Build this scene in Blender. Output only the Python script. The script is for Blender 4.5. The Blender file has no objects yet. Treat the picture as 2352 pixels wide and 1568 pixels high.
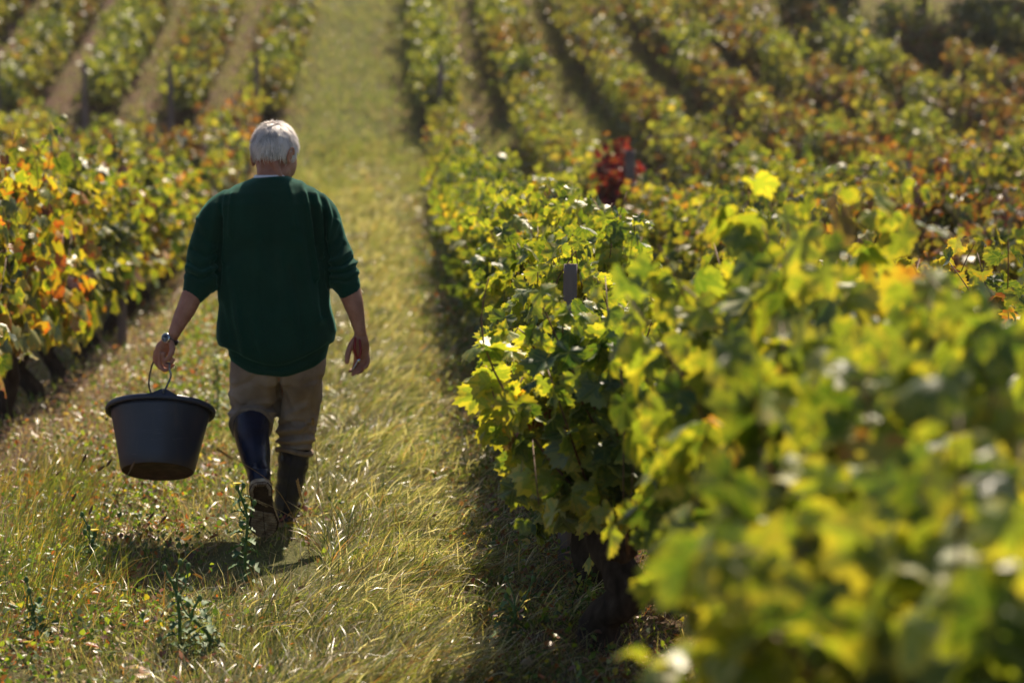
import bpy, math, random
import numpy as np
from mathutils import Vector, Matrix, noise as mnoise

PI = math.pi
R_ = math.radians
sc = bpy.context.scene
COL = sc.collection

# ------------------------------------------------------------------ camera
CAM_H = 1.65
FPX = 85.0 / 36.0 * 2352.0                    # focal length in pixels of a 2352 px wide frame
YAW = math.atan((1176 - 850) / FPX)
PITCH = math.atan((784 - 308) / FPX)
camd = bpy.data.cameras.new('camera')
cam = bpy.data.objects.new('camera', camd)
COL.objects.link(cam)
sc.camera = cam
cam.location = (0, 0, CAM_H)
cam.rotation_euler = (PI / 2 - PITCH, 0, -YAW)
camd.sensor_width = 36
camd.lens = 85
camd.clip_start = 0.05
camd.clip_end = 600
camd.dof.use_dof = True
camd.dof.focus_distance = 8.8
camd.dof.aperture_fstop = 2.4
camd.dof.aperture_blades = 9

# ------------------------------------------------------------------ light
SUN_EL, SUN_AZ = R_(47), R_(15)               # azimuth measured from +Y towards +X
world = bpy.data.worlds.new('World')
sc.world = world
world.use_nodes = True
wn = world.node_tree
wn.nodes.clear()
sky = wn.nodes.new('ShaderNodeTexSky')
sky.sky_type = 'NISHITA'
sky.sun_disc = False
sky.sun_elevation = SUN_EL
sky.sun_rotation = SUN_AZ
bg = wn.nodes.new('ShaderNodeBackground')
bg.inputs['Strength'].default_value = 0.056
wo = wn.nodes.new('ShaderNodeOutputWorld')
wn.links.new(sky.outputs[0], bg.inputs[0])
wn.links.new(bg.outputs[0], wo.inputs[0])
sl = bpy.data.lights.new('sun', 'SUN')
sl.energy = 5.0
sl.angle = R_(0.55)
sl.color = (1.0, 0.85, 0.66)
so = bpy.data.objects.new('sun', sl)
COL.objects.link(so)
sd = Vector((math.sin(SUN_AZ) * math.cos(SUN_EL), math.cos(SUN_AZ) * math.cos(SUN_EL), math.sin(SUN_EL)))
so.rotation_euler = sd.to_track_quat('Z', 'Y').to_euler()
sc.view_settings.view_transform = 'Standard'
sc.view_settings.look = 'None'
sc.view_settings.exposure = 0.78
sc.view_settings.gamma = 1.0
sc.cycles.max_bounces = 8
sc.cycles.transmission_bounces = 4
sc.cycles.diffuse_bounces = 4
sc.cycles.glossy_bounces = 2
sc.cycles.use_denoising = True
sc.cycles.sample_clamp_indirect = 6

rng = np.random.default_rng(11)
random.seed(5)

# ------------------------------------------------------------------ helpers
CR = cam.rotation_euler.to_matrix()
def P(px, py, d):
    """world point on the ray through photo pixel (2352 px frame) at distance d along the path"""
    v = CR @ Vector(((px - 1176) / FPX, -(py - 784) / FPX, -1))
    return np.array([v.x / v.y * d, d, CAM_H + v.z / v.y * d])
def G(px, py):
    v = CR @ Vector(((px - 1176) / FPX, -(py - 784) / FPX, -1))
    t = -CAM_H / v.z
    return np.array([v.x * t, v.y * t, 0.0])

def tag(o, label=None, cat=None, group=None, kind=None):
    if label: o['label'] = label
    if cat: o['category'] = cat
    if group: o['group'] = group
    if kind: o['kind'] = kind
    return o
def empty(name, loc, rz=0.0):
    o = bpy.data.objects.new(name, None)
    COL.objects.link(o)
    o.location = loc
    o.rotation_euler = (0, 0, rz)
    o.empty_display_size = 0.1
    return o
def mesh(name, V, F, mat=None, attrs=None, smooth=True, fmat=None):
    me = bpy.data.meshes.new(name)
    V = np.asarray(V, dtype=np.float32)
    if isinstance(F, np.ndarray):
        n, k = F.shape
        me.vertices.add(len(V))
        me.vertices.foreach_set('co', V.ravel())
        me.loops.add(n * k)
        me.loops.foreach_set('vertex_index', F.astype(np.int32).ravel())
        me.polygons.add(n)
        me.polygons.foreach_set('loop_start', np.arange(0, n * k, k, dtype=np.int32))
        me.update(calc_edges=True)
        me.validate()
    else:
        me.from_pydata(V.tolist(), [], F)
    if attrs:
        for an, (typ, arr) in attrs.items():
            a = me.attributes.new(an, typ, 'POINT')
            arr = np.asarray(arr, dtype=np.float32)
            a.data.foreach_set('color' if typ == 'FLOAT_COLOR' else 'vector' if typ == 'FLOAT_VECTOR' else 'value', arr.ravel())
    if smooth:
        me.polygons.foreach_set('use_smooth', np.ones(len(me.polygons), dtype=bool))
    if mat is not None:
        for m in (mat if isinstance(mat, (list, tuple)) else [mat]):
            me.materials.append(m)
    if fmat is not None:
        me.polygons.foreach_set('material_index', np.asarray(fmat, dtype=np.int32))
    me.update()
    return me
def link(name, me, parent=None, loc=None):
    o = bpy.data.objects.new(name, me)
    COL.objects.link(o)
    if parent is not None: o.parent = parent
    if loc is not None: o.location = loc
    return o

class MB:
    def __init__(s): s.V = []; s.F = []; s.n = 0; s.M = []
    def add(s, V, F, m=0):
        V = np.asarray(V, float)
        s.V.append(V)
        s.F += [tuple(int(i) + s.n for i in f) for f in F]
        s.M += [m] * len(F)
        s.n += len(V)
    def verts(s): return np.vstack(s.V)
    def build(s, name, mat, parent=None, loc=None, smooth=True):
        V = s.verts()
        if loc is not None: V = V - np.asarray(loc)
        me = mesh(name, V, s.F, mat, smooth=smooth, fmat=s.M)
        return link(name, me, parent)

def unit(v):
    v = np.asarray(v, float)
    return v / (np.linalg.norm(v) + 1e-12)
def loft(mb, C, U, W, n=20, cap=True, pw=2.0, m=0):
    """rings: centre C[i], half axes U[i], W[i] as vectors, superellipse power pw"""
    a = np.linspace(0, 2 * PI, n, endpoint=False)
    c, s = np.cos(a), np.sin(a)
    if pw != 2.0:
        c = np.sign(c) * np.abs(c) ** (2 / pw); s = np.sign(s) * np.abs(s) ** (2 / pw)
    V = []
    for ci, u, w in zip(C, U, W):
        V.append(np.asarray(ci)[None] + c[:, None] * np.asarray(u)[None] + s[:, None] * np.asarray(w)[None])
    k = len(V)
    F = []
    for i in range(k - 1):
        for j in range(n):
            j2 = (j + 1) % n
            F.append((i * n + j, i * n + j2, (i + 1) * n + j2, (i + 1) * n + j))
    V = np.vstack(V)
    if cap:
        V = np.vstack([V, np.asarray(C[0])[None], np.asarray(C[-1])[None]])
        a0, b0 = k * n, k * n + 1
        for j in range(n):
            j2 = (j + 1) % n
            F.append((a0, j2, j))
            F.append((b0, (k - 1) * n + j, (k - 1) * n + j2))
    mb.add(V, F, m)
def spline(pts, sub):
    pts = np.asarray(pts, float)
    if sub <= 1 or len(pts) < 3: return pts
    out = []
    n = len(pts)
    for i in range(n - 1):
        p0, p1, p2, p3 = pts[max(i - 1, 0)], pts[i], pts[i + 1], pts[min(i + 2, n - 1)]
        for t in np.linspace(0, 1, sub, endpoint=False):
            out.append(0.5 * ((2 * p1) + (-p0 + p2) * t + (2 * p0 - 5 * p1 + 4 * p2 - p3) * t * t + (-p0 + 3 * p1 - 3 * p2 + p3) * t ** 3))
    out.append(pts[-1])
    return np.array(out)
def tube(mb, pts, rad, n=10, sub=4, flat=1.0, side=None, m=0, dome=True):
    """tapered tube through pts; rad per point (or a scalar); flat squashes it across side"""
    pts = np.asarray(pts, float)
    rad = np.full(len(pts), rad) if np.isscalar(rad) else np.asarray(rad, float)
    Q = spline(np.column_stack([pts, rad]), sub)
    Cn, r = Q[:, :3], Q[:, 3]
    T = np.gradient(Cn, axis=0)
    T = T / (np.linalg.norm(T, axis=1)[:, None] + 1e-12)
    if dome:
        s0 = [(-0.95, 0.3), (-0.7, 0.71), (-0.38, 0.92)]
        Cn = np.vstack([[Cn[0] + T[0] * r[0] * a for a, _ in s0], Cn, [Cn[-1] - T[-1] * r[-1] * a for a, _ in s0[::-1]]])
        r = np.concatenate([[r[0] * b for _, b in s0], r, [r[-1] * b for _, b in s0[::-1]]])
        T = np.vstack([[T[0]] * 3, T, [T[-1]] * 3])
    u = np.cross(T[0], side if side is not None else [0.31, 0.2, 0.93] if abs(T[0][2]) < 0.9 else [1, 0.1, 0])
    u = unit(u)
    U, W = [], []
    for i in range(len(Cn)):
        if side is not None:
            u = unit(np.cross(T[i], side))
        else:
            u = unit(u - T[i] * np.dot(u, T[i]))
        w = unit(np.cross(T[i], u))
        U.append(u * r[i]); W.append(w * r[i] * flat)
    loft(mb, Cn, U, W, n, True, m=m)
def ball(mb, c, r, rot=None, nu=16, nv=10, m=0):
    r = np.full(3, r) if np.isscalar(r) else np.asarray(r, float)
    V = [(0, 0, 1)]
    for i in range(1, nv):
        t = PI * i / nv
        for j in range(nu):
            a = 2 * PI * j / nu
            V.append((math.sin(t) * math.cos(a), math.sin(t) * math.sin(a), math.cos(t)))
    V.append((0, 0, -1))
    V = np.array(V) * r
    if rot is not None: V = V @ np.asarray(rot).T
    V = V + np.asarray(c)
    F = []
    for j in range(nu): F.append((0, 1 + j, 1 + (j + 1) % nu))
    for i in range(nv - 2):
        for j in range(nu):
            a, b = 1 + i * nu + j, 1 + i * nu + (j + 1) % nu
            F.append((a, a + nu, b + nu, b))
    e = len(V) - 1
    for j in range(nu): F.append((e, 1 + (nv - 2) * nu + (j + 1) % nu, 1 + (nv - 2) * nu + j))
    mb.add(V, F, m)
def fuse(mb, voxel, smooth=6, factor=0.5):
    """union of the closed shells in mb as one continuous surface -> V, F"""
    me = bpy.data.meshes.new('tmp')
    me.from_pydata(mb.verts().tolist(), [], mb.F)
    o = bpy.data.objects.new('tmp', me)
    COL.objects.link(o)
    r = o.modifiers.new('r', 'REMESH'); r.mode = 'VOXEL'; r.voxel_size = voxel; r.adaptivity = 0
    if smooth:
        s = o.modifiers.new('s', 'SMOOTH'); s.factor = factor; s.iterations = smooth
    bpy.context.view_layer.update()
    dg = bpy.context.evaluated_depsgraph_get()
    ev = bpy.data.meshes.new_from_object(o.evaluated_get(dg))
    V = np.empty(len(ev.vertices) * 3, np.float32); ev.vertices.foreach_get('co', V); V = V.reshape(-1, 3).astype(float)
    N = np.empty(len(ev.vertices) * 3, np.float32); ev.vertices.foreach_get('normal', N); N = N.reshape(-1, 3).astype(float)
    F = np.empty(len(ev.loops), np.int32); ev.loops.foreach_get('vertex_index', F); F = F.reshape(-1, 4)
    bpy.data.objects.remove(o); bpy.data.meshes.remove(me); bpy.data.meshes.remove(ev)
    return V, N, F
def vnoise(V, s, seed=0.0):
    """cheap smooth noise, vectorised"""
    x, y, z = (V * s).T
    k = seed
    return (np.sin(x * 1.3 + 1.7 * np.sin(y * 1.1 + k) + k) + np.sin(y * 1.7 + 1.3 * np.sin(z * 1.2 + k * 2)) + np.sin(z * 1.5 + 1.9 * np.sin(x * .9 + k * 3) + k)) / 3

# ------------------------------------------------------------------ materials
def newmat(name):
    m = bpy.data.materials.new(name)
    m.use_nodes = True
    m.node_tree.nodes.clear()
    return m, m.node_tree
class NT:
    def __init__(s, nt): s.nt = nt
    def n(s, t, **kw):
        nd = s.nt.nodes.new(t)
        for k, v in kw.items():
            if k in nd.bl_rna.properties: setattr(nd, k, v)
            else: nd.inputs[k].default_value = v
        return nd
    def l(s, a, b): s.nt.links.new(a, b)
    def math(s, op, a, b=None, c=None, clamp=False):
        nd = s.nt.nodes.new('ShaderNodeMath'); nd.operation = op; nd.use_clamp = clamp
        for i, v in enumerate((a, b, c)):
            if v is None: continue
            if isinstance(v, (int, float)): nd.inputs[i].default_value = v
            else: s.l(v, nd.inputs[i])
        return nd.outputs[0]
    def mix(s, f, a, b, mode='MIX'):
        nd = s.nt.nodes.new('ShaderNodeMix'); nd.data_type = 'RGBA'; nd.blend_type = mode
        for i, v in ((0, f), (6, a), (7, b)):
            if isinstance(v, (int, float)): nd.inputs[i].default_value = v
            elif isinstance(v, tuple): nd.inputs[i].default_value = (*v, 1)
            else: s.l(v, nd.inputs[i])
        return nd.outputs[2]
    def ramp(s, f, stops):
        nd = s.nt.nodes.new('ShaderNodeValToRGB')
        e = nd.color_ramp.elements
        while len(e) < len(stops): e.new(0.5)
        for el, (p, c) in zip(e, stops):
            el.position = p; el.color = (*c, 1) if len(c) == 3 else c
        s.l(f, nd.inputs[0]); return nd.outputs[0]
    def noise(s, vec, scale, detail=3, rough=0.55):
        nd = s.n('ShaderNodeTexNoise'); nd.inputs['Scale'].default_value = scale
        nd.inputs['Detail'].default_value = detail; nd.inputs['Roughness'].default_value = rough
        if vec is not None: s.l(vec, nd.inputs['Vector'])
        return nd.outputs[0]
def simple_mat(name, stops, scale=8, rough=0.6, spec=0.4, bump=0.0, bscale=60, coord='Object', sheen=0.0, metallic=0.0, sss=0.0, stretch=None):
    m, nt = newmat(name); t = NT(nt)
    tc = t.n('ShaderNodeTexCoord')
    v = tc.outputs[coord]
    if stretch:
        mp = t.n('ShaderNodeMapping'); mp.inputs['Scale'].default_value = stretch
        t.l(v, mp.inputs[0]); v = mp.outputs[0]
    c = t.ramp(t.noise(v, scale), stops)
    b = t.n('ShaderNodeBsdfPrincipled')
    t.l(c, b.inputs['Base Color'])
    b.inputs['Roughness'].default_value = rough
    b.inputs['Specular IOR Level'].default_value = spec
    b.inputs['Metallic'].default_value = metallic
    if sheen:
        b.inputs['Sheen Weight'].default_value = sheen
        b.inputs['Sheen Roughness'].default_value = 0.4
    if sss:
        b.inputs['Subsurface Weight'].default_value = sss
        b.inputs['Subsurface Radius'].default_value = (0.012, 0.004, 0.002)
    if bump:
        bp = t.n('ShaderNodeBump'); bp.inputs['Strength'].default_value = bump; bp.inputs['Distance'].default_value = 0.004
        t.l(t.noise(v, bscale, 4), bp.inputs['Height']); t.l(bp.outputs[0], b.inputs['Normal'])
    o = t.n('ShaderNodeOutputMaterial'); t.l(b.outputs[0], o.inputs[0])
    return m

def leaf_mat(name, trans=0.45, gloss=0.38, tint=(1.15, 1.25, 0.45)):
    m, nt = newmat(name); t = NT(nt)
    ca = t.n('ShaderNodeAttribute', attribute_name='ca').outputs['Color']
    cb = t.n('ShaderNodeAttribute', attribute_name='cb').outputs['Color']
    lp = t.n('ShaderNodeAttribute', attribute_name='lp').outputs['Vector']
    sep = t.n('ShaderNodeSeparateXYZ'); t.l(lp, sep.inputs[0])
    u, v, rnd = sep.outputs
    au = t.math('ABSOLUTE', u)
    # seven fine ribs running out from the petiole
    ds = []
    for a in (0, 48, 100):
        ds.append(t.math('ABSOLUTE', t.math('SUBTRACT', t.math('MULTIPLY', au, math.cos(R_(a))), t.math('MULTIPLY', v, math.sin(R_(a))))))
    dmin = t.math('MINIMUM', t.math('MINIMUM', ds[0], ds[1]), ds[2])
    vein = t.math('SUBTRACT', 1, t.math('MULTIPLY', dmin, 28), clamp=True)
    rib = t.math('SUBTRACT', 1, t.math('MULTIPLY', dmin, 7), clamp=True)
    comb = t.n('ShaderNodeCombineXYZ'); t.l(u, comb.inputs[0]); t.l(v, comb.inputs[1]); t.l(t.math('MULTIPLY', rnd, 37), comb.inputs[2])
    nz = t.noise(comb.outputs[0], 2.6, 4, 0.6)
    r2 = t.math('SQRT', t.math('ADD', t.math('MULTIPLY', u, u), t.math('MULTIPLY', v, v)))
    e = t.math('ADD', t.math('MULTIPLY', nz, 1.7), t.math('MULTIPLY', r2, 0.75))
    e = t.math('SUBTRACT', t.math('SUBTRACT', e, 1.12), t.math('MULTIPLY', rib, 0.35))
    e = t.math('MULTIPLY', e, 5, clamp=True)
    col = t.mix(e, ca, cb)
    sp = t.noise(comb.outputs[0], 9, 2, 0.5)
    spm = t.math('MULTIPLY', t.math('SUBTRACT', sp, 0.64), 14, clamp=True)
    col = t.mix(t.math('MULTIPLY', spm, 0.75), col, (0.10, 0.035, 0.015))
    col = t.mix(t.math('MULTIPLY', vein, 0.35), col, (0.34, 0.36, 0.12))
    geo = t.n('ShaderNodeNewGeometry')
    pale = t.mix(0.35, col, (0.20, 0.24, 0.15))
    top = t.mix(geo.outputs['Backfacing'], col, pale)
    pr = t.n('ShaderNodeBsdfPrincipled')
    t.l(top, pr.inputs['Base Color'])
    pr.inputs['Specular IOR Level'].default_value = 0.5
    rr = t.math('ADD', t.math('MULTIPLY', geo.outputs['Backfacing'], 0.15), t.math('ADD', gloss - .1, t.math('MULTIPLY', nz, .22)))
    t.l(rr, pr.inputs['Roughness'])
    bp = t.n('ShaderNodeBump'); bp.inputs['Strength'].default_value = 0.4; bp.inputs['Distance'].default_value = 0.004
    t.l(t.math('ADD', t.math('MULTIPLY', rib, -0.6), t.math('MULTIPLY', sp, 0.5)), bp.inputs['Height'])
    t.l(bp.outputs[0], pr.inputs['Normal'])
    tr = t.n('ShaderNodeBsdfTranslucent')
    tc = t.mix(1.0, col, tint, 'MULTIPLY')
    t.l(tc, tr.inputs['Color'])
    mx = t.n('ShaderNodeMixShader'); mx.inputs[0].default_value = trans
    t.l(pr.outputs[0], mx.inputs[1]); t.l(tr.outputs[0], mx.inputs[2])
    o = t.n('ShaderNodeOutputMaterial'); t.l(mx.outputs[0], o.inputs[0])
    return m
def blade_mat(name, trans=0.35, rough=0.4, tint=(1.3, 1.3, 0.6)):
    m, nt = newmat(name); t = NT(nt)
    ca = t.n('ShaderNodeAttribute', attribute_name='ca').outputs['Color']
    pr = t.n('ShaderNodeBsdfPrincipled'); t.l(ca, pr.inputs['Base Color'])
    pr.inputs['Roughness'].default_value = rough
    pr.inputs['Specular IOR Level'].default_value = 0.55
    tr = t.n('ShaderNodeBsdfTranslucent'); t.l(t.mix(1.0, ca, tint, 'MULTIPLY'), tr.inputs['Color'])
    mx = t.n('ShaderNodeMixShader'); mx.inputs[0].default_value = trans
    t.l(pr.outputs[0], mx.inputs[1]); t.l(tr.outputs[0], mx.inputs[2])
    o = t.n('ShaderNodeOutputMaterial'); t.l(mx.outputs[0], o.inputs[0])
    return m
M_leaf = leaf_mat('vine leaf', 0.42, 0.40, (1.82, 1.76, 0.42))
M_blade = blade_mat('grass blade', 0.42, 0.32, (1.52, 1.6, 0.75))
M_weed = blade_mat('weed leaf', 0.42, 0.42, (1.7, 1.7, 0.6))
M_bark = simple_mat('vine bark', [(0.3, (0.018, 0.012, 0.009)), (0.6, (0.06, 0.042, 0.032)), (0.8, (0.11, 0.085, 0.07))], 30, 0.9, 0.15, 1.0, 45, stretch=(1, 1, 0.25))
M_cane = simple_mat('cane bark', [(0.3, (0.10, 0.045, 0.02)), (0.7, (0.22, 0.12, 0.06))], 20, 0.6, 0.3)
M_post = simple_mat('weathered post wood', [(0.3, (0.11, 0.085, 0.085)), (0.7, (0.26, 0.21, 0.21))], 14, 0.85, 0.2, 0.6, 50, stretch=(1, 1, 0.12))

# ------------------------------------------------------------------ terrain
def Hs(y):                                     # path and left side: gentle, then a steep bank from about 44 m
    y = np.asarray(y, float)
    q = np.clip(y - 15, 0, 75)
    k = np.clip(y - 43, 0, 47)
    z = 0.0012 * q * q + 0.17 * (np.sqrt(k * k + 2.25) - 1.5)
    return z + np.clip(y - 90, 0, 200) * 0.08
def Hr(y):                                     # right side starts to climb earlier
    y = np.asarray(y, float)
    q = np.clip(y - 16, 0, 62)
    return 0.0026 * q * q + np.clip(y - 78, 0, 200) * 0.1
def H(x, y):
    x = np.asarray(x, float); y = np.asarray(y, float)
    b_ = np.clip((x - 1.0) / 4.2, 0, 1); b_ = b_ * b_ * (3 - 2 * b_)
    z = Hs(y) * (1 - b_) + Hr(y) * b_
    z = z + 0.018 * np.sin(x * 2.1 + 0.6 * np.sin(y * 0.9)) + 0.012 * np.sin(y * 1.7 + x)
    z = z + 0.02 * (np.clip(y - 30, 0, 30) / 30) * np.sin(y * 0.8 + 0.4 * x)
    return z
def grid(x0, x1, y0, y1, dx, dy):
    xs = np.arange(x0, x1 + 1e-6, dx); ys = np.arange(y0, y1 + 1e-6, dy)
    X, Y = np.meshgrid(xs, ys)
    V = np.column_stack([X.ravel(), Y.ravel(), H(X, Y).ravel()])
    n = len(xs)
    i = np.arange((len(xs) - 1) * (len(ys) - 1))
    a = (i // (n - 1)) * n + i % (n - 1)
    return V, np.column_stack([a, a + 1, a + n + 1, a + n])
m, nt = newmat('ground soil and turf'); t = NT(nt)
geo = t.n('ShaderNodeNewGeometry'); pos = geo.outputs['Position']
n1 = t.noise(pos, 1.6, 6, 0.62); n2 = t.noise(pos, 14, 5, 0.6); n3 = t.noise(pos, 60, 3, 0.6)
soil = t.ramp(n2, [(0.3, (0.07, 0.036, 0.026)), (0.55, (0.15, 0.085, 0.062)), (0.8, (0.26, 0.17, 0.13))])
turf = t.ramp(n3, [(0.3, (0.06, 0.07, 0.025)), (0.55, (0.14, 0.14, 0.045)), (0.75, (0.25, 0.21, 0.10))])
sx = t.n('ShaderNodeSeparateXYZ'); t.l(pos, sx.inputs[0])
# turf is thickest along the path (x about -0.6) and thins out under the vines
dx = t.math('ABSOLUTE', t.math('ADD', sx.outputs[0], 0.45))
pathm = t.math('SUBTRACT', 1.15, t.math('MULTIPLY', dx, 0.75), clamp=True)
tm = t.math('ADD', t.math('MULTIPLY', t.math('SUBTRACT', n1, 0.5), 4), t.math('MULTIPLY', pathm, 1.2))
tm = t.math('ADD', tm, 0.1, clamp=True)
gc = t.mix(tm, soil, turf)
pr = t.n('ShaderNodeBsdfPrincipled'); t.l(gc, pr.inputs['Base Color']); pr.inputs['Roughness'].default_value = 0.95
pr.inputs['Specular IOR Level'].default_value = 0.15
bp = t.n('ShaderNodeBump'); bp.inputs['Strength'].default_value = 1; bp.inputs['Distance'].default_value = 0.04
t.l(t.noise(pos, 25, 6, 0.7), bp.inputs['Height']); t.l(bp.outputs[0], pr.inputs['Normal'])
t.l(pr.outputs[0], t.n('ShaderNodeOutputMaterial').inputs[0])
M_ground = m
V, F = grid(-90, 110, -20, 170, 0.5, 0.5)
tag(link('ground', mesh('ground', V, F, M_ground)), kind='structure')

# ------------------------------------------------------------------ vine leaves
def leaf_template(lod):
    """grape leaf: petiole at the origin, midrib along +y, five lobes; returns V, tris, lp(u,v)"""
    key = [(0, 1.0), (14, .88), (24, .76), (34, .82), (48, .94), (62, .84), (78, .70), (90, .76), (104, .80), (122, .72), (142, .62), (160, .46), (176, .12)]
    if lod == 2: key = [(0, 1.0), (25, .78), (48, .92), (78, .7), (105, .78), (150, .5)]
    if lod == 1: key = [(0, 1.0), (22, .76), (48, .93), (76, .70), (104, .80), (140, .60), (172, .14)]
    A = [a for a, _ in key]; Rr = [r for _, r in key]
    if lod == 0:
        A2 = np.linspace(0, 176, 23); r2 = np.interp(A2, A, Rr)
        r2 = r2 * (1 + 0.07 * np.where(np.arange(23) % 2 == 0, 1, -1)); r2[0] = 1.05
        A, Rr = list(A2), list(r2)
    ang = [-a for a in A[::-1] if a > 0] + list(A)
    rad = [r for a, r in zip(A[::-1], Rr[::-1]) if a > 0] + list(Rr)
    ang = np.radians(ang); rad = np.array(rad) * 0.62
    out = np.column_stack([np.sin(ang) * rad, np.cos(ang) * rad])
    n = len(out)
    if lod == 0:
        mid = out * 0.52
        P2 = np.vstack([[[0, 0]], mid, out])
        T = []
        for i in range(n - 1):
            T += [(0, 1 + i + 1, 1 + i), (1 + i, 1 + i + 1, 1 + n + i + 1), (1 + i, 1 + n + i + 1, 1 + n + i)]
    else:
        P2 = np.vstack([[[0, 0]], out])
        T = [(0, 2 + i, 1 + i) for i in range(n - 1)]
    return P2, np.array(T)
LEAFT = [leaf_template(k) for k in range(3)]

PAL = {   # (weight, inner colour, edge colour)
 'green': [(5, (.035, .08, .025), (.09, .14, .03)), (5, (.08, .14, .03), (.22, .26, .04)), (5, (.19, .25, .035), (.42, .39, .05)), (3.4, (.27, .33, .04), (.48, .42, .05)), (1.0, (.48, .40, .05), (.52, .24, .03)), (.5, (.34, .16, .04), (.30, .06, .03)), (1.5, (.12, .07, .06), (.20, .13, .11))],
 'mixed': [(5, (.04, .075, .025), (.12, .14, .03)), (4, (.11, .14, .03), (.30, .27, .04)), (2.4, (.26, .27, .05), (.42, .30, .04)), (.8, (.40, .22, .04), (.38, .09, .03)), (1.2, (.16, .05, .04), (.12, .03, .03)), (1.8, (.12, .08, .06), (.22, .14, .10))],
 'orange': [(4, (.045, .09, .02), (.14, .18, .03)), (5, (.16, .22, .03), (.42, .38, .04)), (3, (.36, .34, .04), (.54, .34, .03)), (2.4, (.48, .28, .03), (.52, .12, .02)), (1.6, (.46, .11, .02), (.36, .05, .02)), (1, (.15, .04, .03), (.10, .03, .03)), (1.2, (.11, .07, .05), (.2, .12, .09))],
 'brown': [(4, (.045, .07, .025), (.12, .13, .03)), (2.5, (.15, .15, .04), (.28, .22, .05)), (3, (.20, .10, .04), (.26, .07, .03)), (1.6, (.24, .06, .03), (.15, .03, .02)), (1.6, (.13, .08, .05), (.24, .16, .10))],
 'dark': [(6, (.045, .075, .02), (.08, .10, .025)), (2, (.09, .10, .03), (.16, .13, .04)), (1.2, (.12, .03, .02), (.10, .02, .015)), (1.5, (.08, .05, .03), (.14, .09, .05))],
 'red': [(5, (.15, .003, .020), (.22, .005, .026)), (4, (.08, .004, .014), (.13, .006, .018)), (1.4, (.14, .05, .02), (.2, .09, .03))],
}
PALWORD = {'green': 'yellow green', 'mixed': 'green and rust', 'orange': 'orange flecked', 'brown': 'brownish', 'dark': 'dark green', 'red': 'crimson red'}

def scatter(lod, Pp, Tn, Nn, S, pal, r, patch=None):
    """merge N leaves: petiole points, tip directions, normals, sizes"""
    L, T = LEAFT[lod]
    N = len(Pp)
    Tn = Tn / (np.linalg.norm(Tn, axis=1)[:, None] + 1e-9)
    X = np.cross(Tn, Nn); X /= (np.linalg.norm(X, axis=1)[:, None] + 1e-9)
    Z = np.cross(X, Tn)
    cup = r.uniform(-1.3, 0.7, N); curl = r.uniform(-1.2, 0.35, N); wav = r.uniform(0, 6.28, N)
    u, v = L[:, 0], L[:, 1]
    rr = np.hypot(u, v); th = np.arctan2(u, v)
    z = cup[:, None] * np.abs(u)[None] ** 1.4 * 0.9 + curl[:, None] * (np.clip(v, 0, 2) ** 2)[None] * 0.9
    z = z + 0.10 * np.sin(th[None] * 5 + wav[:, None]) * rr[None]
    S = S[:, None, None]
    Vv = Pp[:, None] + S * (u[None, :, None] * X[:, None] + v[None, :, None] * Tn[:, None] + z[:, :, None] * Z[:, None])
    n = len(L)
    F = (T[None] + (np.arange(N) * n)[:, None, None]).reshape(-1, 3)
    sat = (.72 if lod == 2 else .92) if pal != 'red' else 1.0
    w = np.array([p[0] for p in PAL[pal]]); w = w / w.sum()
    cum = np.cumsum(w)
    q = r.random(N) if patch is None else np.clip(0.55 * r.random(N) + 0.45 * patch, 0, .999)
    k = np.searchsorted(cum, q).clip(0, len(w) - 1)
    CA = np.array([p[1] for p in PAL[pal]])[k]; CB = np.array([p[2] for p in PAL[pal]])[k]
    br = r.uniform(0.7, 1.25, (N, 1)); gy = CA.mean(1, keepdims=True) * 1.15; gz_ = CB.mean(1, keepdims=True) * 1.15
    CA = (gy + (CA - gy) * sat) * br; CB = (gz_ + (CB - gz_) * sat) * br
    ca = np.ones((N, n, 4)); cb = np.ones((N, n, 4))
    ca[:, :, :3] = CA[:, None]; cb[:, :, :3] = CB[:, None]
    lp = np.empty((N, n, 3)); lp[:, :, 0] = u[None] / .62; lp[:, :, 1] = v[None] / .62; lp[:, :, 2] = r.random(N)[:, None]
    return Vv.reshape(-1, 3), F, {'ca': ('FLOAT_COLOR', ca.reshape(-1, 4)), 'cb': ('FLOAT_COLOR', cb.reshape(-1, 4)), 'lp': ('FLOAT_VECTOR', lp.reshape(-1, 3))}

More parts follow.
